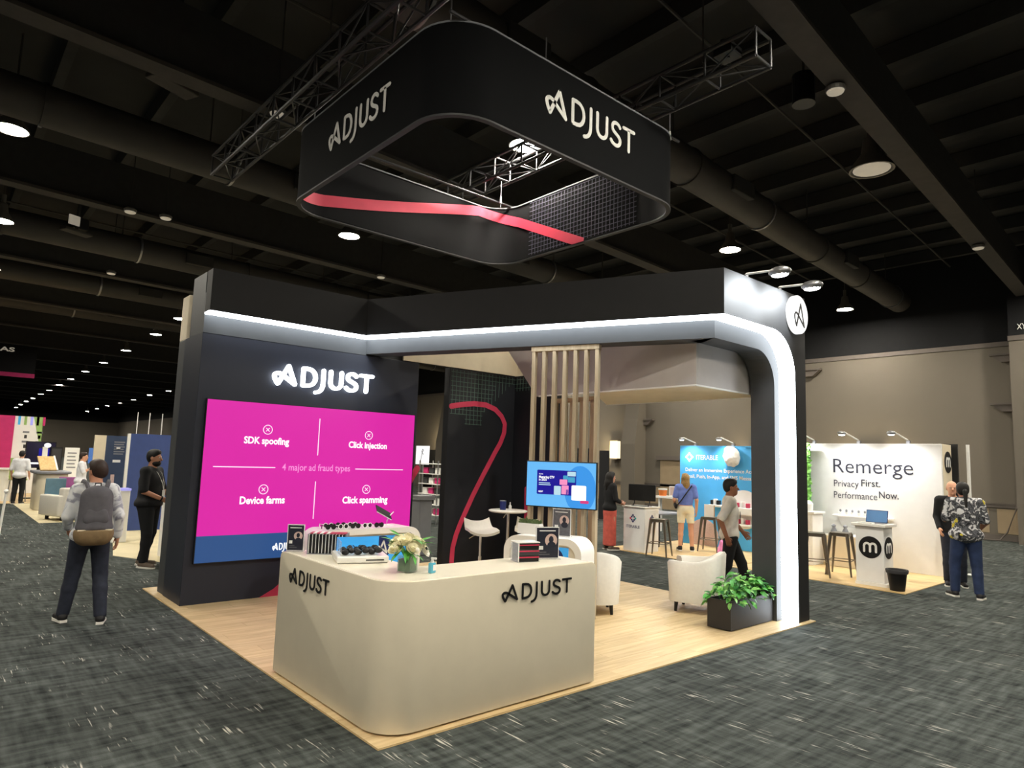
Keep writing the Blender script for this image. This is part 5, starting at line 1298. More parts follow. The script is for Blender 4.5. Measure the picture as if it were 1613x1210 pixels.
# ---- blue booth
struct('floor_blue_booth', MB().box((9.05, 3.02, 0), (12.2, 6.0, FZ)), 'booth_wood')
IX = 11.55
iw = thing('blue_booth_wall', 'bright blue booth wall lettered Iterable with a white diamond logo', 'wall', (11.6, 4.4, FZ))
ly = gx(1071, 760, IX).y
wo('panel', MB().box((IX, 3.05, FZ), (IX+0.06, ly, 2.33)).mesh('p', bevel=0.004, seg=1), 'iter_blue', iw)
def diamonds(parent, c, u, s_, cols):
    c, u = Vector(c), Vector(u).normalized(); up = Vector((0, 0, 1)); n_ = u.cross(up)
    for (dx, dz), cc in zip(((0, 1), (1, 0), (0, -1), (-1, 0)), cols):
        h = s_*0.42
        wo('logo_diamond', MB().prism([(dx*s_-h, dz*s_), (dx*s_, dz*s_-h), (dx*s_+h, dz*s_), (dx*s_, dz*s_+h)], c, u, up, n_*0.005), cc, parent)
    for dx, dz in ((.5, .5), (-.5, .5), (.5, -.5), (-.5, -.5)):
        wo('logo_dot', MB().prism([(dx*s_+s_*0.3*math.cos(t), dz*s_+s_*0.3*math.sin(t)) for t in [2*PI*i/12 for i in range(12)]], c, u, up, n_*0.004), cols[0] if cols[0] == cols[1] else 'iter_navy', parent)
diamonds(iw, gx(1086, 720, IX-0.002), (0, -1, 0), 0.085, ['matte_white']*4)
words('headline', 'ITERABLE', gx(1097, 724, IX), gx(1131, 724, IX), 0.11, 'matte_white', iw, bold=0.006, lift=0.006)
words('headline', 'Deliver an Immersive Experience Across', gx(1080, 742, IX), gx(1196, 742, IX), 0.082, 'matte_white', iw, bold=0.018, lift=0.006)
words('headline', 'Email, Push, In-App, and SMS Messaging', gx(1080, 752, IX), gx(1196, 752.5, IX), 0.082, 'matte_white', iw, bold=0.018, lift=0.006)
a = gx(1172, 803, IX)
wo('white_circle', MB().cyl((IX-0.004, a.y, a.z), (IX, a.y, a.z), 0.43, n=40), 'matte_white', iw)
a = gx(1108, 862, IX)
wo('pale_circle', MB().cyl((IX-0.003, a.y, 0.22), (IX, a.y, 0.22), 0.40, n=40).mesh('x'), 'poster_pale', iw)
for v in bpy.data.objects['pale_circle'].data.vertices: v.co.z = max(v.co.z, FZ+0.005)
for px, lb in ((1096, 'white arm lamp on the blue booth wall, left'), (1155, 'white arm lamp on the blue booth wall, right')):
    p = gx(px, 702, IX+0.03); p.z = 2.33
    arm_lamp(p, (-1, 0.35, 0), lb, 'arm lamps on the blue booth', L=0.36, head=0.075, energy=62, aim=(IX, p.y, 1.2), col=(0.95, 0.97, 1), cone=2.3)
# crumpled white cap-like thing fixed to the wall
a = gx(1153, 720, IX-0.12)
cf = Field(0.016).ell(a+Vector((0, 0.02, 0.06)), (0.11, 0.17, 0.17), 0.1).ell(a+Vector((-0.01, -0.01, -0.06)), (0.12, 0.17, 0.17), 0.1).ell(a+Vector((0, 0.06, 0.14)), (0.08, 0.11, 0.10), 0.06)
cr = thing('hanging_pouch', 'crumpled silvery white pouch hanging on the blue wall under the lamp', 'pouch', a)
pb_ = cf.build('pouch_body')
from mathutils import noise as _nz
for v in pb_.vertices:
    n1 = _nz.noise(v.co*9.0); v.co = a+(v.co-a)*(1.0+0.16*abs(n1)-0.06)
wo('pouch_body', pb_, 'foil', cr)
wo('hanger', MB().box((a.x, a.y-0.01, a.z+0.2), (IX, a.y+0.01, a.z+0.24)), 'matte_white', cr)
# small white shelves with goods on the wall
for px, py, wdt, lb, mm in ((1128, 795, 0.30, 'small white shelf with dark goods left of the white circle', 'black'), (1171, 800, 0.50, 'white display box with red lettering before the white circle', 'red'), (1172, 826, 0.42, 'lower white shelf with red and black goods', 'red')):
    a = gx(px, py, IX-0.12)
    t = thing('display_shelf', lb, 'shelf', (IX-0.1, a.y, a.z), 0, 'display shelves on the blue wall')
    hgt = 0.16 if px == 1171 else 0.05
    wo('board', MB().box((IX-0.22, a.y-wdt/2, a.z-hgt), (IX-0.006, a.y+wdt/2, a.z-0.001)).mesh('b', bevel=0.01), 'matte_white', t)
    for k in range(3):
        yy = a.y+wdt*(0.30-0.26*k)
        g = ob('goods_box', MB().box((-0.05, -0.033, 0), (0.05, 0.033, 0.10+0.03*(k % 2))).mesh('g', bevel=0.008, seg=1), mm if k != 1 else 'matte_white', None); g.location = (IX-0.12, yy, a.z)
        tag(g, ['first', 'second', 'third'][k]+' small box from the left on the '+lb.split(' with')[0]+(' near the floor side' if px == 1172 else ''), 'box', 'goods on the wall shelves')
# reception pedestal with monitor
ic0, ic1 = gz(984, 869), gz(1012, 874)
ip_ = thing('booth_pedestal', 'white pedestal with a coloured diamond logo in front of the blue booth', 'pedestal', (9.4, 5.2, FZ))
X0, X1, Y0, Y1, PH = 9.12, 9.60, 4.93, 5.50, 0.93
wo('body', MB().box((X0, Y0, FZ), (X1, Y1, PH)).mesh('b', bevel=0.01), 'remerge_white', ip_)
wo('top', MB().box((X0-0.03, Y0-0.03, PH), (X1+0.03, Y1+0.03, PH+0.025)).mesh('b', bevel=0.008, seg=1), 'gloss_white', ip_)
diamonds(ip_, (X0-0.002, 5.24, 0.70), (0, -1, 0), 0.065, ['iter_navy', 'iter_teal', 'iter_navy', 'iter_red'])
diamonds(ip_, (9.36, Y0-0.002, 0.70), (1, 0, 0), 0.065, ['iter_navy', 'iter_red', 'iter_navy', 'iter_red'])
words('headline', 'ITERABLE', (X0-0.002, 5.42, 0.50), (X0-0.002, 5.06, 0.50), 0.06, 'iter_navy', ip_, bold=0.0, lift=0.004)
mn = thing('monitor', 'black flat monitor on the white pedestal', 'monitor', (9.36, 5.2, PH+0.025), -1.25)
ob('panel', MB().box((-0.30, -0.01, 0.11), (0.30, 0.03, 0.46)).mesh('p', bevel=0.008, seg=1), 'black', mn)
for sx in (-0.17, 0.17): ob('leg', MB().tube([(sx, 0.0, 0.16), (sx, 0.02, 0.06), (sx, -0.08, 0.008)], 0.012, 6), 'black', mn)
ob('foot', MB().box((-0.2, -0.10, 0), (0.2, 0.08, 0.008)), 'black', mn)
metal_stool('tapered metal stool in front of the white pedestal', (9.06, 4.52), 0.35)
metal_stool('tapered metal stool carrying a small wooden box', (10.75, 4.42), 0.3)
wb = thing('wooden_box', 'small wooden box with a white face on the metal stool', 'box', (10.75, 4.42, 0.74+FZ), 0.4)
ob('body', MB().box((-0.10, -0.09, 0), (0.10, 0.09, 0.25)).mesh('b', bevel=0.008, seg=1), 'cardboard', wb); ob('face_panel', MB().box((-0.12, -0.10, 0.0), (-0.102, 0.10, 0.27)), 'matte_white', wb)
pg = thing('pink_tote', 'pink tote bag standing on the blue booth floor', 'bag', (10.3, 3.82, FZ), 0.3)
ob('bag_body', Field(0.014).ell((0, 0, 0.10), (0.17, 0.09, 0.12)).cone((-0.12, 0, 0.06), (-0.15, 0, 0.30), 0.05, 0.03).cone((0.12, 0, 0.06), (0.15, 0, 0.30), 0.05, 0.03).cone((0, 0, 0.1), (0, 0, 0.26), 0.12, 0.08).clip((0, 0, 0), (0, 0, -1)).build('bag'), 'pink_bag', pg)
ob('handle', MB().tube([(-0.08, 0, 0.28), (-0.06, 0, 0.38), (0.06, 0, 0.38), (0.08, 0, 0.28)], 0.010, 6), 'pink_bag', pg)
# dark equipment cart behind the pedestal and a wall console with a cup and picture
ct = thing('folding_table', 'grey folding table standing behind the metal stool', 'table', (10.6, 5.75, 0))
wo('tabletop', MB().box((10.2, 5.35, 0.72), (11.2, 6.4, 0.75)), 'mid_grey', ct)
for x in (10.25, 11.15):
    for y in (5.4, 6.35): wo('leg', MB().cyl((x, y, 0), (x, y, 0.72), 0.015, n=6), 'dark_grey', ct)
wo('cloth_front', MB().box((10.22, 5.36, 0.1), (10.24, 6.38, 0.72)), 'dark_grey', ct)
ck = thing('wall_console', 'narrow cream console table below the lit wall niche', 'table', (13.5, 7.3, 0))
cy = gx(1046, 790, 13.3)
wo('board', MB().box((13.2, cy.y-0.75, 0.93), (13.6, cy.y+0.25, 0.99)), 'matte_white', ck)
for y in (cy.y-0.7, cy.y+0.2): wo('leg', MB().box((13.35, y-0.03, 0), (13.45, y+0.03, 0.93)), 'matte_white', ck)
ob_ = thing('orange_cup', 'orange and white tub on the cream console', 'cup', (13.35, cy.y+0.08, 0.99)); ob('tub', MB().lathe([(0, 0), (0.10, 0), (0.12, 0.16), (0, 0.16)], n=16), 'orange', ob_); ob('lid', MB().cyl((0, 0, 0.16), (0, 0, 0.2), 0.125, n=16), 'matte_white', ob_)
pf = thing('picture_card', 'white framed card beside the orange tub on the console', 'picture', (13.3, cy.y-0.32, 0.99), 0); ob('frame', MB().box((0, -0.15, 0), (0.02, 0.15, 0.28)), 'matte_white', pf); ob('print', MB().box((-0.003, -0.12, 0.03), (0, 0.12, 0.25)), 'poster_pale', pf); ob('strut', MB().box((0.02, -0.02, 0), (0.10, 0.02, 0.02)), 'matte_white', pf)

# ================================================================== SEEN THROUGH THE GAP AND BEHIND THE SLATS
pc = gy(663, 800, 7.0)
gp = thing('grey_pedestal', 'grey pedestal standing beyond the gap beside the video wall', 'pedestal', (4.92, 7.0, 0))
wo('body', MB().box((4.82, 6.9, 0), (5.10, 7.2, 1.03)).mesh('b', bevel=0.008, seg=1), 'mid_grey', gp)
wo('cap', MB().box((4.78, 6.86, 1.03), (5.14, 7.24, 1.11)), 'mid_grey', gp)
rk = thing('wire_rack', 'chrome wire rack with white boxes seen in the gap beside the video wall', 'rack', (8.2, 12.5, 0))
rx, ry = 8.35, 12.3
for dx in (0, 0.45):
    for dy in (0, 0.9): wo('upright', MB().cyl((rx+dx, ry-dy, 0), (rx+dx, ry-dy, 1.75), 0.02, n=6), 'alu', rk)
for k in range(6): wo('wire_shelf', MB().box((rx-0.02, ry-0.92, 0.25+k*0.28), (rx+0.47, ry+0.02, 0.27+k*0.28)), 'matte_white', rk)
for k in range(5):
    for j in range(3):
        b0 = ob('rack_box', MB().box((0, 0, 0), (0.24, 0.22, 0.16)).mesh('b', bevel=0.01, seg=1), ('magenta_print', 'matte_white', 'dark_grey')[(k+j) % 3]); b0.location = (rx+0.08, ry-0.86+j*0.29, 0.271+k*0.28)
        tag(b0, ['red', 'white', 'dark grey'][(k+j) % 3]+' box on the wire rack beyond the gap, '+['bottom', 'second', 'third', 'fourth', 'top'][k]+' shelf, '+['right', 'middle', 'left'][j], 'box', 'boxes on the wire rack')
ws = gx(657, 704, 20.0)
sg = thing('script_sign', 'white sign with a dark scribbled letter beyond the gap', 'sign', (15, 20.5, 0))
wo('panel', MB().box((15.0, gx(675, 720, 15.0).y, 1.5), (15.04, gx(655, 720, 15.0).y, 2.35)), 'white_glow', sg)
yc_ = (gx(675, 720, 15.0).y+gx(655, 720, 15.0).y)/2
wo('scribble', MB().strip([(-yc_+x, 2.0+z) for x, z in [(-0.1, -0.3), (0.0, 0.05), (0.1, 0.15), (0.02, 0.2), (-0.04, 0.08), (0.1, -0.05)]], 0.03, 0.004, (14.998, 0, 0), (0, -1, 0), (0, 0, 1)), 'ink', sg)
wo('post', MB().box((15.04, yc_-0.05, 0), (15.08, yc_+0.05, 2.2)), 'alu', sg)
bk = thing('black_backdrop', 'tall narrow black curtain panel right of the slats', 'curtain', (14.5, 10.6, 0))
by = gx(951, 750, 14.5).y
wo('fabric', MB().box((14.5, by-0.18, 0.02), (14.56, by+0.2, 2.25)), 'cloth_black', bk); wo('base', MB().box((14.3, by-0.25, 0), (14.7, by+0.25, 0.02)), 'dark_grey', bk)

# ================================================================== BOOTHS AT THE LEFT
# pale booth floor, navy and blue walls behind the man in black
struct('floor_left_booth', MB().add([(0.25, 9.3, 0.008), (0.72, 8.25, 0.008), (3.6, 8.25, 0.008), (6.0, 14.5, 0.008), (1.2, 14.5, 0.008), (0.25, 9.3, 0.0), (0.72, 8.25, 0.0), (3.6, 8.25, 0.0), (6.0, 14.5, 0.0), (1.2, 14.5, 0.0)],
       [(0, 1, 2, 3, 4), (9, 8, 7, 6, 5), (0, 5, 6, 1), (1, 6, 7, 2), (2, 7, 8, 3), (3, 8, 9, 4), (4, 9, 5, 0)]), 'pale_floor')
BY = 13.0
x0, x1 = gy(206, 690, BY).x, gy(285, 690, BY).x
bb_ = thing('blue_backwall', 'plain blue booth wall behind the man in black', 'wall', ((x0+x1)/2, BY, 0.008))
wo('panel', MB().box((x0, BY, 0.008), (x1, BY+0.08, gy(206, 683, BY).z)), 'blue_booth', bb_)
wo('white_edge', MB().box((x0-0.05, BY-0.01, 0.008), (x0, BY+0.09, gy(206, 683, BY).z)), 'matte_white', bb_)
NY = 14.0
x0, x1, xm = gy(150, 690, NY).x, gy(206, 690, NY).x, gy(168, 690, NY).x
nb_ = thing('navy_backwall', 'navy booth wall with a column of print and a cream edge', 'wall', ((xm+x1)/2, NY, 0.008))
ztop = gy(168, 686, NY).z
wo('panel', MB().box((xm, NY, 0.008), (x1+0.3, NY+0.08, ztop)), 'navy_booth', nb_)
wo('cream_edge', MB().box((x0, NY, 0.008), (xm, NY+0.08, ztop)), 'remerge_side', nb_)
for i in range(6):
    z = ztop-0.16-0.055*i; xx = gy(181, 690, NY).x; wo('print_line', MB().box((xx, NY-0.006, z), (xx+0.22-0.02*(i % 2), NY, z+0.028)), 'mid_grey', nb_)
wo('white_mark', MB().box((gy(185, 690, NY).x, NY-0.006, 1.78), (gy(191, 690, NY).x, NY, 1.83)).mesh('w'), 'matte_white', nb_)
wo('white_word', MB().box((gy(181, 690, NY).x, NY-0.006, 1.48), (gy(193, 690, NY).x, NY, 1.54)).mesh('w'), 'matte_white', nb_)
wo('bottle_print', MB().box((gy(180, 690, NY).x, NY-0.006, 0.5), (gy(186, 690, NY).x, NY, 1.2)).mesh('w'), 'poster_pale', nb_)
for px, lb in ((214, 'thin tall white flag pole over the blue wall, left'), (233, 'thin tall white flag pole over the blue wall, middle'), (253, 'thin tall white flag pole over the blue wall, right')):
    p = gy(px, 690, 15.5); tag(ob('hanging_cable', MB().cyl((p.x, 15.5, 0), (p.x, 15.5, 2.75), 0.012, n=6), 'matte_white'), lb, 'pole', 'poles behind the blue wall')
lv = thing('glowing_pedestal', 'white pedestal with a lavender glowing edge behind the backpacker', 'pedestal', (1.0, 10.9, 0.008))
p = gy(193, 775, 11.0)
wo('body', MB().box((p.x-0.12, 11.0, 0.008), (p.x+0.14, 11.3, 1.0)).mesh('b', bevel=0.01), 'matte_white', lv); wo('lit_edge', MB().box((p.x-0.13, 10.99, 1.0), (p.x+0.15, 11.31, 1.04)), 'lavender_glow', lv)
# white counter beside the man in black, with tan wooden boards
wt = thing('white_stand', 'white open stand beside the man in black', 'stand', (1.35, 8.7, 0.008))
p = gz(240, 860)
wo('top', MB().box((0.85, 8.45, 0.90), (1.9, 9.0, 0.94)), 'matte_white', wt)
for x in (0.88, 1.86):
    wo('side', MB().box((x-0.02, 8.47, 0.008), (x+0.02, 8.98, 0.90)), 'matte_white', wt)
wo('shelf', MB().box((0.9, 8.5, 0.10), (1.84, 8.96, 0.13)), 'mid_grey', wt); wo('back', MB().box((0.9, 8.94, 0.13), (1.84, 8.98, 0.90)), 'black', wt)
bx_ = ob('carton', MB().box((-0.10, -0.1, 0), (0.1, 0.1, 0.22)).mesh('b', bevel=0.008, seg=1), 'cardboard'); bx_.location = (1.12, 8.62, 0.13); tag(bx_, 'brown carton inside the white open stand', 'box')

# white armchair, grey counter, wooden easel board
wa = thing('white_sofa_chair', 'boxy white armchair in the lounge at far left', 'armchair', (0.62, 16.2, 0), 0.35)
k = 1.0
ob('base', MB().box((-0.50, -0.42, 0.10), (0.50, 0.42, 0.34)).mesh('b', bevel=0.03, seg=3, smooth=True), 'leather_white', wa)
ob('back', MB().box((-0.50, -0.45, 0.14), (0.50, -0.22, 0.80)).mesh('b', bevel=0.04, seg=3, smooth=True), 'leather_white', wa)
for sx in (-1, 1): ob('arm', MB().box((0.5*sx-0.10, -0.44, 0.12), (0.5*sx+0.10, 0.42, 0.62)).mesh('b', bevel=0.04, seg=3, smooth=True), 'leather_white', wa)
ob('cushion', MB().box((-0.38, -0.2, 0.34), (0.38, 0.40, 0.48)).mesh('b', bevel=0.03, seg=3, smooth=True), 'leather_white', wa)
for sx in (-1, 1):
    for sy in (-1, 1): ob('leg', MB().box((0.42*sx-0.03, 0.34*sy-0.03, 0), (0.42*sx+0.03, 0.34*sy+0.03, 0.10)), 'black', wa)
struct('floor_lounge', MB().box((-0.15, 15.4, 0), (3.5, 21.8, 0.006)), 'pale_floor')
struct('floor_far_booth', MB().box((-4.0, 21.9, 0), (3.0, 30, 0.006)), 'booth_wood')
gc = thing('grey_counter', 'grey curved counter behind the white armchair', 'counter', (0.55, 19.5, 0.006))
wo('body', MB().plan(rrect(0.10, 18.9, 0.85, 20.2, 0.25, 6), 0.006, 1.02).mesh('b', bevel=0.02, seg=2, smooth=True), 'counter_white', gc)
wo('top', MB().plan(rrect(0.02, 18.8, 0.92, 20.3, 0.3, 6), 1.02, 1.09).mesh('b', bevel=0.02, seg=2, smooth=True), 'mid_grey', gc)
es = thing('easel_board', 'slanted pale wooden display board on the grey counter', 'board', (0.42, 19.3, 1.09), 0.2)
M = Matrix.Translation((0, 0, 0.02)) @ Matrix.Rotation(-0.75, 4, 'X')
ob('board', MB().box((-0.24, -0.02, 0.0), (0.16, 0.02, 0.52), M), 'easel_wood', es); ob('side_frame', MB().box((0.16, -0.03, 0.0), (0.20, 0.03, 0.54), M), 'matte_white', es); ob('prop', MB().box((-0.05, 0.30, 0), (0.0, 0.33, 0.34)), 'matte_white', es)
# far booths: magenta and white banner wall, dark screen, white sign
YB = 27.0
x0, x1, x2 = gy(-6, 690, YB).x, gy(20, 690, YB).x, gy(65, 690, YB).x
bz = gy(22, 655, YB).z
bw = thing('banner_wall', 'tall white banner wall with colourful print and a magenta side', 'wall', ((x1+x2)/2, YB, 0.006))
wo('white_panel', MB().box((x1, YB, 0.006), (x2, YB+0.1, bz)), 'remerge_white', bw)
wo('magenta_panel', MB().box((x0, YB-0.1, 0.006), (x1, YB+0.1, bz)), 'magenta_print', bw)
for i in range(5):
    xx = x1+0.10+i*0.19; wo('stripe', MB().box((xx, YB-0.006, bz-0.32), (xx+0.08, YB, bz)), ('tv_teal', 'green_print', 'lavender_glow', 'magenta_print', 'magenta_print')[i], bw)
wo('colour_corner', MB().add([(x2-0.30, YB-0.006, bz), (x2, YB-0.006, bz), (x2, YB-0.006, bz-1.2), (x2-0.30, YB, bz), (x2, YB, bz), (x2, YB, bz-1.2)], [(0, 2, 1), (3, 4, 5), (0, 1, 4, 3), (1, 2, 5, 4), (2, 0, 3, 5)]), 'green_print', bw)
for i in range(4):
    z = bz-0.62-0.36*(i//2); xx = x1+0.28+0.42*(i % 2)
    wo('print_block', MB().box((xx, YB-0.006, z), (xx+0.2, YB, z+0.07)), 'mid_grey', bw); wo('print_icon', MB().box((xx+0.06, YB-0.006, z-0.2), (xx+0.14, YB, z-0.07)), 'dark_grey', bw)
wo('yellow_patch', MB().box((x1, YB-0.006, 0.9), (x1+0.18, YB, 1.3)), 'green_print', bw)
YT = 24.0
x0, x1 = gy(41, 715, YT).x, gy(86, 715, YT).x; z0, z1 = gy(60, 736, YT).z, gy(60, 697, YT).z
ft = thing('far_screen', 'large dark television with a purple picture in the far left booth', 'television', ((x0+x1)/2, YT, 0.006))
wo('panel', MB().box((x0, YT, z0), (x1, YT+0.06, z1)), 'screen_dark', ft); wo('bezel', MB().box((x0-0.03, YT+0.02, z0-0.03), (x1+0.03, YT+0.08, z1+0.03)), 'black', ft)
wo('picture', MB().box((x0+0.35, YT-0.006, z0+0.15), (x0+0.75, YT, z1-0.2)), 'tv_navy', ft); wo('caption', MB().box((x0+0.1, YT-0.006, z0+0.1), (x0+0.38, YT, z0+0.16)), 'screen_white', ft); wo('stand', MB().box(((x0+x1)/2-0.05, YT+0.08, 0.006), ((x0+x1)/2+0.05, YT+0.13, z0+0.1)).box(((x0+x1)/2-0.4, YT-0.1, 0.006), ((x0+x1)/2+0.4, YT+0.3, 0.03)), 'black', ft)
YS = 23.0
x0, x1 = gy(102, 715, YS).x, gy(125, 715, YS).x; zt = gy(102, 705, YS).z
wsn = thing('white_rollup', 'white roll-up sign with lines of print at far left', 'sign', ((x0+x1)/2, YS, 0))
wo('sheet', MB().box((x0, YS, 0.10), (x1, YS+0.02, zt)), 'remerge_white', wsn); wo('foot', MB().box((x0-0.05, YS-0.12, 0), (x1+0.05, YS+0.14, 0.10)), 'alu', wsn)
for i in range(5): wo('print_line', MB().box((x0+0.08, YS-0.006, zt-0.20-0.12*i), (x0+0.34-0.03*(i % 2), YS, zt-0.16-0.12*i)), 'mid_grey', wsn)
bkp = thing('black_fridge', 'black upright cabinet beside the white roll-up sign', 'cabinet', (x0-0.2, YS+0.2, 0)); wo('body', MB().box((x0-0.38, YS+0.1, 0), (x0-0.06, YS+0.5, zt)), 'black', bkp); wo('door', MB().box((x0-0.36, YS+0.085, 0.1), (x0-0.08, YS+0.1, zt-0.05)), 'dark_grey', bkp)
wpz = thing('white_light_post', 'slim white post with a bright lamp head at far left', 'lamp', (x0-0.55, YS, 0)); wo('post', MB().box((x0-0.62, YS, 0), (x0-0.48, YS+0.1, zt)), 'matte_white', wpz); wo('lamp_head', MB().ell((x0-0.5, YS, zt+0.05), (0.1, 0.1, 0.08)), 'white_glow', wpz)
# seats around the far lounge
def far_chair(label, p, m, s=1.0):
    t = thing('lounge_chair', label, 'chair', p, random.uniform(-.4, .4), 'coloured lounge chairs')
    ob('seat', MB().box((-0.24, -0.24, 0.42), (0.24, 0.24, 0.48)).mesh('s', bevel=0.02), m, t); ob('backrest', MB().box((-0.24, 0.2, 0.48), (0.24, 0.25, 0.95)).mesh('s', bevel=0.02), m, t)
    for sx in (-1, 1):
        for sy in (-1, 1): ob('leg', MB().cyl((0.22*sx, 0.22*sy, 0), (0.19*sx, 0.19*sy, 0.42), 0.012, n=6), 'alu', t)
far_chair('teal lounge chair beyond the white armchair', (gy(96, 735, 17.4).x, 17.4, 0.006), 'teal_chair')
far_chair('purple lounge chair beyond the white armchair', (gy(112, 735, 18.3).x, 18.3, 0.006), 'purple_chair')
far_chair('pale green lounge chair behind the teal one', (gy(90, 735, 21.0).x, 21.0, 0.006), 'green_chair')
p = gz(30, 770); gst = thing('green_stool', 'green stool with metal legs at the far left booth', 'stool', (gy(30, 740, 22.5).x, 22.5, 0.006), 0.2)
ob('seat', MB().box((-0.2, -0.2, 0.68), (0.2, 0.2, 0.74)).mesh('s', bevel=0.02), 'green_chair', gst); ob('back', MB().box((-0.2, 0.16, 0.74), (0.2, 0.2, 1.0)).mesh('s', bevel=0.02), 'green_chair', gst)
for sx in (-1, 1):
    for sy in (-1, 1): ob('leg', MB().cyl((0.2*sx, 0.2*sy, 0), (0.16*sx, 0.16*sy, 0.68), 0.014, n=6), 'alu', gst)
wtb = thing('white_far_table', 'white curved table at the far left edge', 'table', (-0.45, 22.8, 0.006)); wo('body', MB().plan(rrect(-0.75, 22.9, -0.12, 23.4, 0.2, 5), 0.006, 1.0), 'matte_white', wtb); wo('top', MB().plan(rrect(-0.85, 22.8, -0.05, 23.5, 0.2, 5), 1.0, 1.05), 'gloss_white', wtb)
tbl = thing('blue_tablet', 'tall blue tablet screen on a stand behind the backpacker', 'tablet', (gy(146, 718, 18.6).x, 18.6, 0)); p = gy(146, 718, 18.6)
wo('screen', MB().box((p.x-0.10, 18.6, p.z-0.22), (p.x+0.12, 18.63, p.z+0.22)), 'tablet_blue', tbl); wo('back', MB().box((p.x-0.02, 18.63, p.z-0.2), (p.x+0.2, 18.68, p.z+0.10)), 'black', tbl); wo('stand', MB().cyl((p.x+0.05, 18.65, 0), (p.x+0.05, 18.65, p.z-0.1), 0.02, n=8).cyl((p.x+0.05, 18.65, 0), (p.x+0.05, 18.65, 0.02), 0.18, n=16), 'black', tbl)
p = gz(2, 828); stn = thing('stanchion', 'short white post cut by the left edge of the view', 'post', (gy(4, 810, 12.0).x, 12.0, 0)); wo('post', MB().cyl((gy(4, 810, 12.0).x-0.03, 12.0, 0), (gy(6, 810, 12.0).x, 12.0, 0.92), 0.022, n=8), 'matte_white', stn); wo('knob', MB().ell((gy(6, 810, 12.0).x, 12.0, 0.94), (0.04, 0.04, 0.04)), 'matte_white', stn)
hsn = thing('hanging_banner', 'dark hanging banner with a pink lower edge at far left', 'banner', (0.5, 42, 4.0))
x0, x1 = gy(-12, 560, 40).x, gy(58, 560, 40).x
wo('cloth', MB().box((x0, 40, gy(0, 585, 40).z), (x1, 40.1, gy(0, 535, 40).z)), 'hall_black', hsn); wo('pink_edge', MB().box((x0, 39.95, gy(0, 588, 40).z-0.12), (x1, 40.0, gy(0, 585, 40).z)), 'magenta_print', hsn)
words('letters', 'AS', gy(-1, 552, 40)-Vector((0, 0.05, 0)), gy(23, 553, 40)-Vector((0, 0.05, 0)), 0.22, 'pale_glow', hsn, bold=0.03)
wo('rod', MB().cyl((x0, 40.05, gy(0, 535, 40).z), (x0, 40.05, CEIL), 0.02, n=6).mesh('r'), 'beam_grey', hsn); wo('rod', MB().cyl((x1, 40.05, gy(0, 535, 40).z), (x1, 40.05, CEIL), 0.02, n=6).mesh('r'), 'beam_grey', hsn)

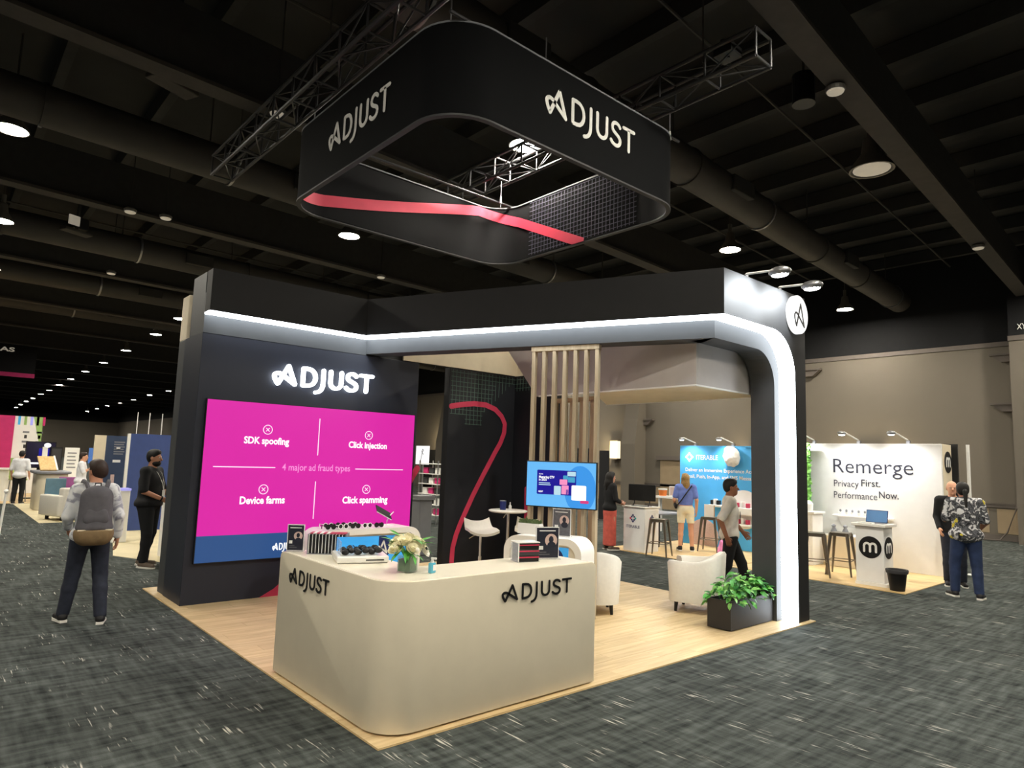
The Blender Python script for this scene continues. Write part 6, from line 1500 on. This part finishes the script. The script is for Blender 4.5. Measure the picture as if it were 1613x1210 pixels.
# ================================================================== PEOPLE
def V3(*a): return np.array(a, float)
def person(label, base, yaw, H, skin, hair, top, bottom, shoes, pose=None, w_=1.0, belly=0.0, sleeve=0.55, h=0.0105, bald=False, long_hair=False, bun=False, skirt=False, shorts=False,
           hem=0.84, beard=None, head_turn=0.0, sole='sole_white', untucked=0.02, facing=None):
    """local frame: faces +y, person's right is +x"""
    s = H/1.75
    J = dict(hip=V3(0, 0, .95), chest=V3(0, 0, 1.27), neck=V3(0, -.01, 1.48), head=V3(0, .02, 1.625))
    for sd, sx in (('R', 1), ('L', -1)):
        J['hip'+sd] = V3(.092*sx, 0, .90); J['kne'+sd] = V3(.10*sx, .02, .50); J['ank'+sd] = V3(.105*sx, -.02, .085); J['toe'+sd] = V3(.125*sx, .14, .035)
        J['sh'+sd] = V3(.185*sx*w_, -.005, 1.42); J['elb'+sd] = V3(.245*sx*w_, -.03, 1.14); J['wri'+sd] = V3(.25*sx*w_, .06, .90)
    for k_, v in (pose or {}).items(): J[k_] = V3(*v)
    J = {k_: v*s for k_, v in J.items()}
    t = thing('person', label, 'person', (base[0], base[1], base[2] if len(base) > 2 else 0.0), yaw)
    lerp = lambda a, b_, u: a+(b_-a)*u
    def legs(F, e, z_to=None):
        for sd in 'RL':
            hp, kn, an = J['hip'+sd], J['kne'+sd], J['ank'+sd]
            F.cone(hp, kn, (.088*w_+e)*s, (.060+e)*s, .03*s); F.cone(kn, lerp(kn, an, .35), (.058+e)*s, (.056+e)*s, .02*s); F.cone(lerp(kn, an, .35), an, (.056+e)*s, (.040+e*1.4)*s, .02*s)
    def pelvis(F, e): F.ell(J['hip']+V3(0, -.01, -.01)*s, V3(.165*w_+e, .115*w_+e, .13)*s, .04*s)
    def torso(F, e):
        ab = lerp(J['hip'], J['chest'], .42)
        F.ell(ab+V3(0, .02*belly, 0)*s, V3(.148*w_+e+.01*belly, .105*w_+e+.05*belly, .17)*s, .05*s)
        F.ell(J['chest']+V3(0, 0, -.01)*s, V3(.172*w_+e, .112*w_+e+.01*belly, .20)*s, .05*s)
        F.cone(J['shR']+V3(-.03, 0, 0)*s, J['shL']+V3(.03, 0, 0)*s, (.062+e)*s, (.062+e)*s, .05*s)
        F.cone(J['neck']+V3(0, -.005, -.06)*s, J['neck']+V3(0, -.005, -.03)*s, (.075+e)*s, (.055+e)*s, .04*s)
    def arm(F, sd, e, to):
        sh, el, wr = J['sh'+sd], J['elb'+sd], J['wri'+sd]; e = e*0.8
        if to <= 0.5: F.cone(sh, lerp(sh, el, to/0.5), (.052+e)*s, (.048+e*1.2)*s, .03*s)
        else:
            F.cone(sh, el, (.050+e)*s, (.041+e)*s, .03*s); F.cone(el, lerp(el, wr, (to-.5)/.5), (.041+e)*s, (.030+e*1.2)*s, .02*s)
    # ---- body
    B = Field(h)
    legs(B, 0); pelvis(B, 0); torso(B, 0)
    for sd, sx in (('R', 1), ('L', -1)):
        arm(B, sd, 0, 1.0)
        el, wr = J['elb'+sd], J['wri'+sd]; d = (wr-el)/np.linalg.norm(wr-el)
        inn = V3(-sx, 0, 0); inn = inn-d*inn.dot(d); inn /= np.linalg.norm(inn)+1e-9; acr = np.cross(d, inn)
        if acr[1] < 0: acr = -acr
        hs_ = s*1.0
        for q in (-.024, 0, .024): B.cone(wr+d*.02*hs_+acr*q*hs_*.7, wr+d*.085*hs_+acr*q*hs_, .017*hs_, .014*hs_, .012*hs_)
        for q, L in ((-.033, .058), (-.011, .072), (.011, .078), (.033, .068)):
            a = wr+d*.09*hs_+acr*q*hs_; b_ = a+(d*.93+inn*.25)*L*.55*hs_; c_ = b_+(d*.75+inn*.6)*L*.5*hs_
            B.cone(a, b_, .0098*hs_, .009*hs_, .006); B.cone(b_, c_, .009*hs_, .008*hs_, .005)
        a = wr+d*.03*hs_+acr*.028*hs_; b_ = a+(acr*.6+d*.7+inn*.3)*.045*hs_; B.cone(a, b_, .012*hs_, .0105*hs_, .008); B.cone(b_, b_+(d*.9+inn*.35)*.032*hs_, .0105*hs_, .009*hs_, .006)
        B.cone(J['ank'+sd], J['ank'+sd]+V3(0, -.03, -.04)*s, .036*s, .032*s, .02*s); B.cone(J['ank'+sd]+V3(0, -.02, -.045)*s, J['toe'+sd], .034*s, .026*s, .02*s)
    hd = J['head']; ca, sa = math.cos(head_turn), math.sin(head_turn)
    fw = V3(-sa, ca, 0); rt = V3(ca, sa, 0); hp = lambda x, y, z: hd+(rt*x+fw*y+V3(0, 0, z))*s
    B.cone(J['neck']+V3(0, -.005, -.04)*s, hp(0, -.02, -.06), .056*s, .052*s, .03*s)
    B.ell(hp(0, -.015, .03), V3(.077, .095, .09)*s, .02*s); B.ell(hp(0, .02, -.035), V3(.062, .070, .085)*s, .03*s); B.cone(hp(0, .055, -.09), hp(0, .062, -.085), .028*s, .026*s, .03*s)
    B.cone(hp(0, .088, .005), hp(0, .108, -.028), .009*s, .014*s, .012*s)
    for sx in (-1, 1): B.ell(hp(.076*sx, -.012, -.005), V3(.012, .02, .032)*s, .008); B.ell(hp(.03*sx, .076, .022), V3(.022, .012, .009)*s, .012)
    for sx in (-1, 1): B.sub(hp(.030*sx, .100, .006), V3(.016, .020, .012)*s)
    ob('body', B.build('body'), skin, t)
    for sx in (-1, 1):
        e = ob('eye', MB().ell(hp(.030*sx, .080, .006), (.012*s, .008*s, .009*s), 10, 6).mesh('e', smooth=True), 'eye_white', t)
        ob('pupil', MB().ell(hp(.030*sx, .0875, .006), (.0055*s, .003*s, .006*s), 8, 5).mesh('p', smooth=True), 'black', e)
    ob('mouth', MB().ell(hp(0, .087, -.060), (.024*s, .008*s, .007*s), 10, 5).mesh('m', smooth=True), 'lips', t)
    # ---- hair
    if not bald:
        G = Field(h)
        G.ell(hp(0, -.022, .042), V3(.086, .098, .093)*s, .02); G.ell(hp(0, .035, .085), V3(.06, .05, .042)*s, .03)
        if long_hair: G.cone(hp(0, -.06, .0), hp(0, -.085, -.16), .082*s, .072*s, .04*s); G.cone(hp(0, -.08, -.12), hp(0, -.10, -.26), .075*s, .05*s, .04*s); G.cone(hp(.06, -.02, 0), hp(.075, -.02, -.14), .032*s, .028*s, .03*s); G.cone(hp(-.06, -.02, 0), hp(-.075, -.02, -.14), .032*s, .028*s, .03*s)
        else: G.ell(hp(0, -.055, -.01), V3(.075, .055, .07)*s, .03)
        if bun: G.ell(hp(0, -.12, .04), V3(.04, .04, .045)*s, .02)
        c = hp(0, .115, -.025); G.sub(c, V3(.095, .088, .092)*s)
        ob('hair', G.build('hair'), hair, t)
    if beard:
        G = Field(h*.8).ell(hp(0, .028, -.080), V3(.067, .068, .055)*s, .02).cone(hp(-.026, .082, -.044), hp(.026, .082, -.044), .010*s, .010*s, .01).clip(hp(0, 0, -.042), (0, 0, 1)).clip(hp(0, -.03, 0), tuple(-fw))
        ob('beard', G.build('beard'), beard, t)
    # ---- clothes
    G = Field(h); torso(G, .016); 
    for sd in 'RL': arm(G, sd, .016, sleeve)
    if hem < .93: pelvis(G, .024+untucked)
    G.clip(V3(0, 0, hem*s), (0, 0, -1)); G.sub(J['neck']+V3(0, .03, .045)*s, V3(.075, .075, .07)*s)
    ob('shirt', G.build('shirt'), top, t)
    G = Field(h)
    if skirt:
        G.cone(J['hip']+V3(0, 0, .08)*s, J['hip']+V3(0, 0, -.10)*s, .14*s, .165*s, .05, (1, 1.25, 1)); G.cone(J['hip']+V3(0, 0, -.10)*s, V3(0, 0, .14)*s, .165*s, .17*s, .05, (1, 1.2, 1)); G.clip(V3(0, 0, .10*s), (0, 0, -1)).clip(V3(0, 0, 1.02*s), (0, 0, 1))
        ob('skirt', G.build('skirt'), bottom, t)
    else:
        pelvis(G, .014); legs(G, .016); G.clip(V3(0, 0, 1.01*s), (0, 0, 1)); G.clip(V3(0, 0, (.62 if shorts else .075)*s), (0, 0, -1))
        ob('shorts' if shorts else 'trousers', G.build('trousers'), bottom, t)
    # ---- shoes
    for sd in 'RL':
        an, to = J['ank'+sd], J['toe'+sd]; he = an+V3(0, -.035, -.045)*s; to_ = to+(to-he)*.06
        gnd = min(he[2], to_[2])-.035*s
        sh = ob('shoe', Field(h*.8).cone(he+V3(0, 0, .012)*s, to_, .042*s, .036*s, .02).cone(an+V3(0, -.005, .0), he+V3(0, .02, .02)*s, .047*s, .042*s, .03).clip(V3(0, 0, an[2]+.03*s), (0, 0, 1)).clip(V3(0, 0, gnd+.008), (0, 0, -1)).build('shoe'), shoes, t)
        dirn = to_-he; dirn[2] = 0; L = np.linalg.norm(dirn); dirn /= L; sdv = V3(dirn[1], -dirn[0], 0)
        slp = (to_[2]-he[2])/L
        pl_ = [(-.046, -.034), (-.046, .034), (L*.45/s, .040), (L*.8/s, .050), (L/s+.03, .030), (L/s+.045, 0), (L/s+.03, -.030), (L*.8/s, -.050), (L*.45/s, -.040)]
        vs = []
        for z in (-.040, -.014):
            for a, b_ in pl_: q = he+dirn*a*s+sdv*b_*s; vs.append((q[0], q[1], he[2]+slp*a*s+z*s))
        n_ = len(pl_); fs = [tuple(range(n_)), tuple(reversed(range(n_, 2*n_)))]+[(i, n_+i, n_+(i+1) % n_, (i+1) % n_) for i in range(n_)]
        ob('sole', MB().add(vs, fs), sole, sh)
    return t, J, s
def facing(dx, dy): return math.atan2(dy, dx)-PI/2

# 1. backpacker walking away at the left
f1, f2 = gz(112, 976), gz(147, 989)
c1 = (f1+f2)/2; bx, by = -0.915, 4.52
pose = dict(hipR=(.09, 0, .90), kneR=(.13, .04, .50), ankR=(.15, -.10, .085), toeR=(.19, .06, .035), kneL=(-.12, .10, .51), ankL=(-.17, .14, .09), toeL=(-.21, .30, .04),
            elbR=(.245, -.06, 1.14), wriR=(.26, .03, .90), elbL=(-.235, -.02, 1.14), wriL=(-.20, .17, 1.0))
t, J, s = person('person with a grey backpack, pale shirt and dark trousers walking away at left', (bx, by), facing(0.05, 1.0), 1.70, 'skin_b', 'hair_brown', 'pale_print', 'cloth_navy', 'shoe_black', pose, sleeve=.95, head_turn=0.55, hem=.86, w_=.95)
bp1 = thing('backpack', 'grey backpack with a tan lower panel worn by the walking person', 'backpack', (bx, by, 0.0), facing(0.05, 1.0))
G = Field(.012).cone((-.03, -.20, 1.02), (-.03, -.19, 1.31), .13, .12, .04, (1, 1.35, 1)).cone((.03, -.20, 1.02), (.03, -.19, 1.31), .13, .12, .04, (1, 1.35, 1)).cone((-.07, -.20, .98), (.07, -.20, .98), .09, .09, .05).clip((0, 0, .985), (0, 0, -1)).clip((0, -.128, 0), (0, 1, 0))
ob('pack_body', G.build('pack'), 'pack_grey', bp1)
G = Field(.012).cone((-.075, -.205, .92), (.075, -.205, .92), .10, .10, .05).cone((-.075, -.205, .97), (.075, -.205, .97), .098, .098, .05).clip((0, 0, .985), (0, 0, 1)).clip((0, -.128, 0), (0, 1, 0))
ob('tan_panel', G.build('pack2'), 'pack_tan', bp1)
G = Field(.010).cone((-.06, -.275, 1.10), (.06, -.275, 1.10), .06, .06, .03, (1, 2.2, 1)).cone((-.05, -.27, 1.16), (.05, -.27, 1.16), .05, .05, .03, (1, 2.2, 1)); ob('front_pocket', G.build('pk'), 'pack_grey', bp1)
for sx in (-1, 1): ob('strap', MB().tube([(.075*sx, -.17, 1.38), (.10*sx, -.11, 1.46), (.115*sx, 0.0, 1.475), (.12*sx, .095, 1.40), (.125*sx, .135, 1.25), (.13*sx, .08, 1.06), (.12*sx, -.12, .98)], .022, 6), 'pack_grey', bp1)
ob('handle', MB().tube([(-.03, -.17, 1.42), (-.025, -.18, 1.46), (.025, -.18, 1.46), (.03, -.17, 1.42)], .009, 6), 'dark_grey', bp1)
ob('seam_band', MB().box((-.155, -.295, .980), (.155, -.285, .992)), 'cloth_cream', bp1)
# 2. man in black
mbx, mby = 0.42, 7.95
pose = dict(elbR=(.29, .03, 1.13), wriR=(.16, .24, 1.02), elbL=(-.28, .06, 1.12), wriL=(-.12, .30, 1.02), ankR=(.14, .05, .085), toeR=(.20, .20, .035), ankL=(-.09, -.08, .085), toeL=(-.12, .08, .035), kneR=(.13, .06, .50))
t, J, s = person('bearded man in a black polo and trousers with a lanyard', (mbx, mby), facing(0.75, -0.55), 1.82, 'skin_b', 'hair_black', 'cloth_black', 'cloth_black', 'shoe_grey', pose, w_=1.24, belly=.6, sleeve=.46, beard='hair_black', hem=.90, sole='sole_white')
ob('lanyard', MB().tube([(-.07, .02, 1.53), (-.07, .115, 1.46), (-.03, .185, 1.30), (0, .20, 1.19)], .006, 6).tube([(.07, .02, 1.53), (.07, .115, 1.46), (.03, .185, 1.30), (0, .20, 1.19)], .006, 6), 'matte_white', t)
ob('badge', MB().box((-.05, .198, 1.06), (.05, .204, 1.19)), 'matte_white', t)
ob('watch', MB().cyl(Vector(J['wriR'])-Vector((J['wriR']-J['elbR']))*.06, Vector(J['wriR'])+Vector((J['wriR']-J['elbR']))*.02, .042, n=12), 'black', t)
# 3. person half hidden behind the wall corner, in a tan jacket
p3 = gy(276, 800, 8.35)
person('person in a tan jacket mostly hidden by the media wall corner', (1.32, 8.22, 0.008), facing(-0.6, -0.6), 1.70, 'skin_b', 'hair_black', 'cloth_tan', 'cloth_black', 'shoe_black', dict(elbR=(.27, .06, 1.13), wriR=(.18, .24, 1.0)), sleeve=.95, long_hair=True, hem=.80, h=.012)
# 4. woman in black top and coral skirt
p4 = gz(968, 867)
person('woman with long black hair in a black top and coral skirt', (p4.x-0.03, p4.y+0.12), facing(0.75, -0.25), 1.66, 'skin_b', 'hair_black', 'cloth_black', 'cloth_coral', 'shoe_grey', dict(elbR=(.23, .02, 1.13), wriR=(.10, .26, 1.05), elbL=(-.23, .02, 1.13), wriL=(-.08, .28, 1.06)), w_=.93, sleeve=.8, long_hair=True, skirt=True, hem=.86, h=.012)
# 5. woman in blue tee and white shorts, seen from behind
p5 = (gz(1068, 866)+gz(1092, 872))/2
t, J, s = person('woman in a blue tee and cream shorts with a black sling bag, seen from behind', (p5.x, p5.y, FZ), facing(0.75, 0.62), 1.68, 'skin_c', 'hair_blond', 'cloth_blue', 'cloth_cream', 'shoe_black', dict(elbL=(-.25, .0, 1.14), wriL=(-.22, .18, 1.02), ankR=(.14, -.02, .085), toeR=(.17, .14, .035), ankL=(-.12, .0, .085), toeL=(-.15, .15, .035), kneR=(.12, .02, .5), head=(-.01, .04, 1.61)), w_=.97, sleeve=.36, long_hair=True, shorts=True, hem=.93, head_turn=.2)
ob('sling_strap', MB().tube([(.14, .04, 1.44), (.12, -.085, 1.40), (.0, -.138, 1.24), (-.13, -.13, 1.05), (-.20, -.04, .95)], .014, 6), 'black', t)
ob('sling_bag', Field(.012).cone((-.21, -.05, .95), (-.22, .08, .98), .055, .05, .03, (1.5, 1, 1)).build('bag'), 'cloth_black', t)
# 6. man walking right in a pale baseball shirt
mwx, mwy = 6.42, 1.36
pose = dict(hipR=(.09, 0, .89), hipL=(-.09, 0, .89), kneL=(-.10, .18, .51), ankL=(-.10, .27, .10), toeL=(-.10, .42, .07), kneR=(.10, -.06, .49), ankR=(.10, -.30, .13), toeR=(.11, -.16, .05),
            elbR=(.27, -.17, 1.16), wriR=(.24, -.08, .92), elbL=(-.27, .06, 1.14), wriL=(-.26, .22, .96))
t, J, s = person('man in a pale button shirt and black trousers striding past the lounge', (mwx, mwy), facing(0.62, -0.78), 1.68, 'skin_a', 'hair_black', 'cloth_grey', 'cloth_black', 'shoe_black', pose, sleeve=.45, hem=.82, w_=1.0, untucked=.008)
ob('shirt_print', MB().ell((.06*s, .140*s, 1.22*s), (.05, .006, .06), 8, 6), 'mid_grey', t)
# 7. bald man in a dark sweater, 8. man in a floral shirt
p7 = gz(1507, 922)
person('bald man in a black sweater facing the man in the floral shirt', (p7.x-0.12, p7.y-0.02), facing(-0.9, -0.35), 1.74, 'skin_c', 'hair_black', 'cloth_black', 'cloth_navy', 'shoe_black', dict(elbR=(.235, -.02, 1.14), wriR=(.21, .14, .95), elbL=(-.235, .0, 1.13), wriL=(-.20, .16, .97)), sleeve=.96, bald=True, hem=.88, w_=1.08, belly=.3)
p8 = (gz(1512, 941)+gz(1540, 944))/2
pose = dict(ankL=(-.16, .05, .085), toeL=(-.23, .19, .035), kneL=(-.15, .06, .5), ankR=(.13, -.05, .085), toeR=(.19, .09, .035), kneR=(.12, .02, .50), elbL=(-.25, .06, 1.15), wriL=(-.13, .25, 1.24), elbR=(.25, -.02, 1.14), wriR=(.20, .20, 1.02), head=(-.015, .05, 1.60))
t, J, s = person('man in a black, white and yellow floral shirt and jeans, seen from behind', (p8.x, p8.y), facing(0.80, 0.32), 1.76, 'skin_a', 'hair_black', 'floral', 'denim', 'shoe_black', pose, w_=1.06, belly=.5, sleeve=.46, hem=.78, untucked=.03, bun=False)
ob('ponytail', Field(.012).cone((0, -.10, 1.60), (0, -.14, 1.36), .035, .015, .02).build('tail'), 'hair_black', t)
# 9. far people at the left
p9 = gy(30, 740, 22.0)
person('person in a white top by the green stool at far left', (p9.x, 21.6, 0.006), facing(0.4, 1), 1.62, 'skin_c', 'hair_black', 'cloth_white', 'cloth_black', 'shoe_black', None, h=.02, sleeve=.5)
p10 = gy(131, 740, 17.2)
person('person in a white top and black trousers beyond the backpacker', (p10.x, 17.4, 0.006), facing(1, -0.3), 1.66, 'skin_c', 'hair_brown', 'cloth_white', 'cloth_black', 'shoe_black', dict(elbR=(.25, .08, 1.2), wriR=(.12, .26, 1.32)), h=.02, sleeve=.5)
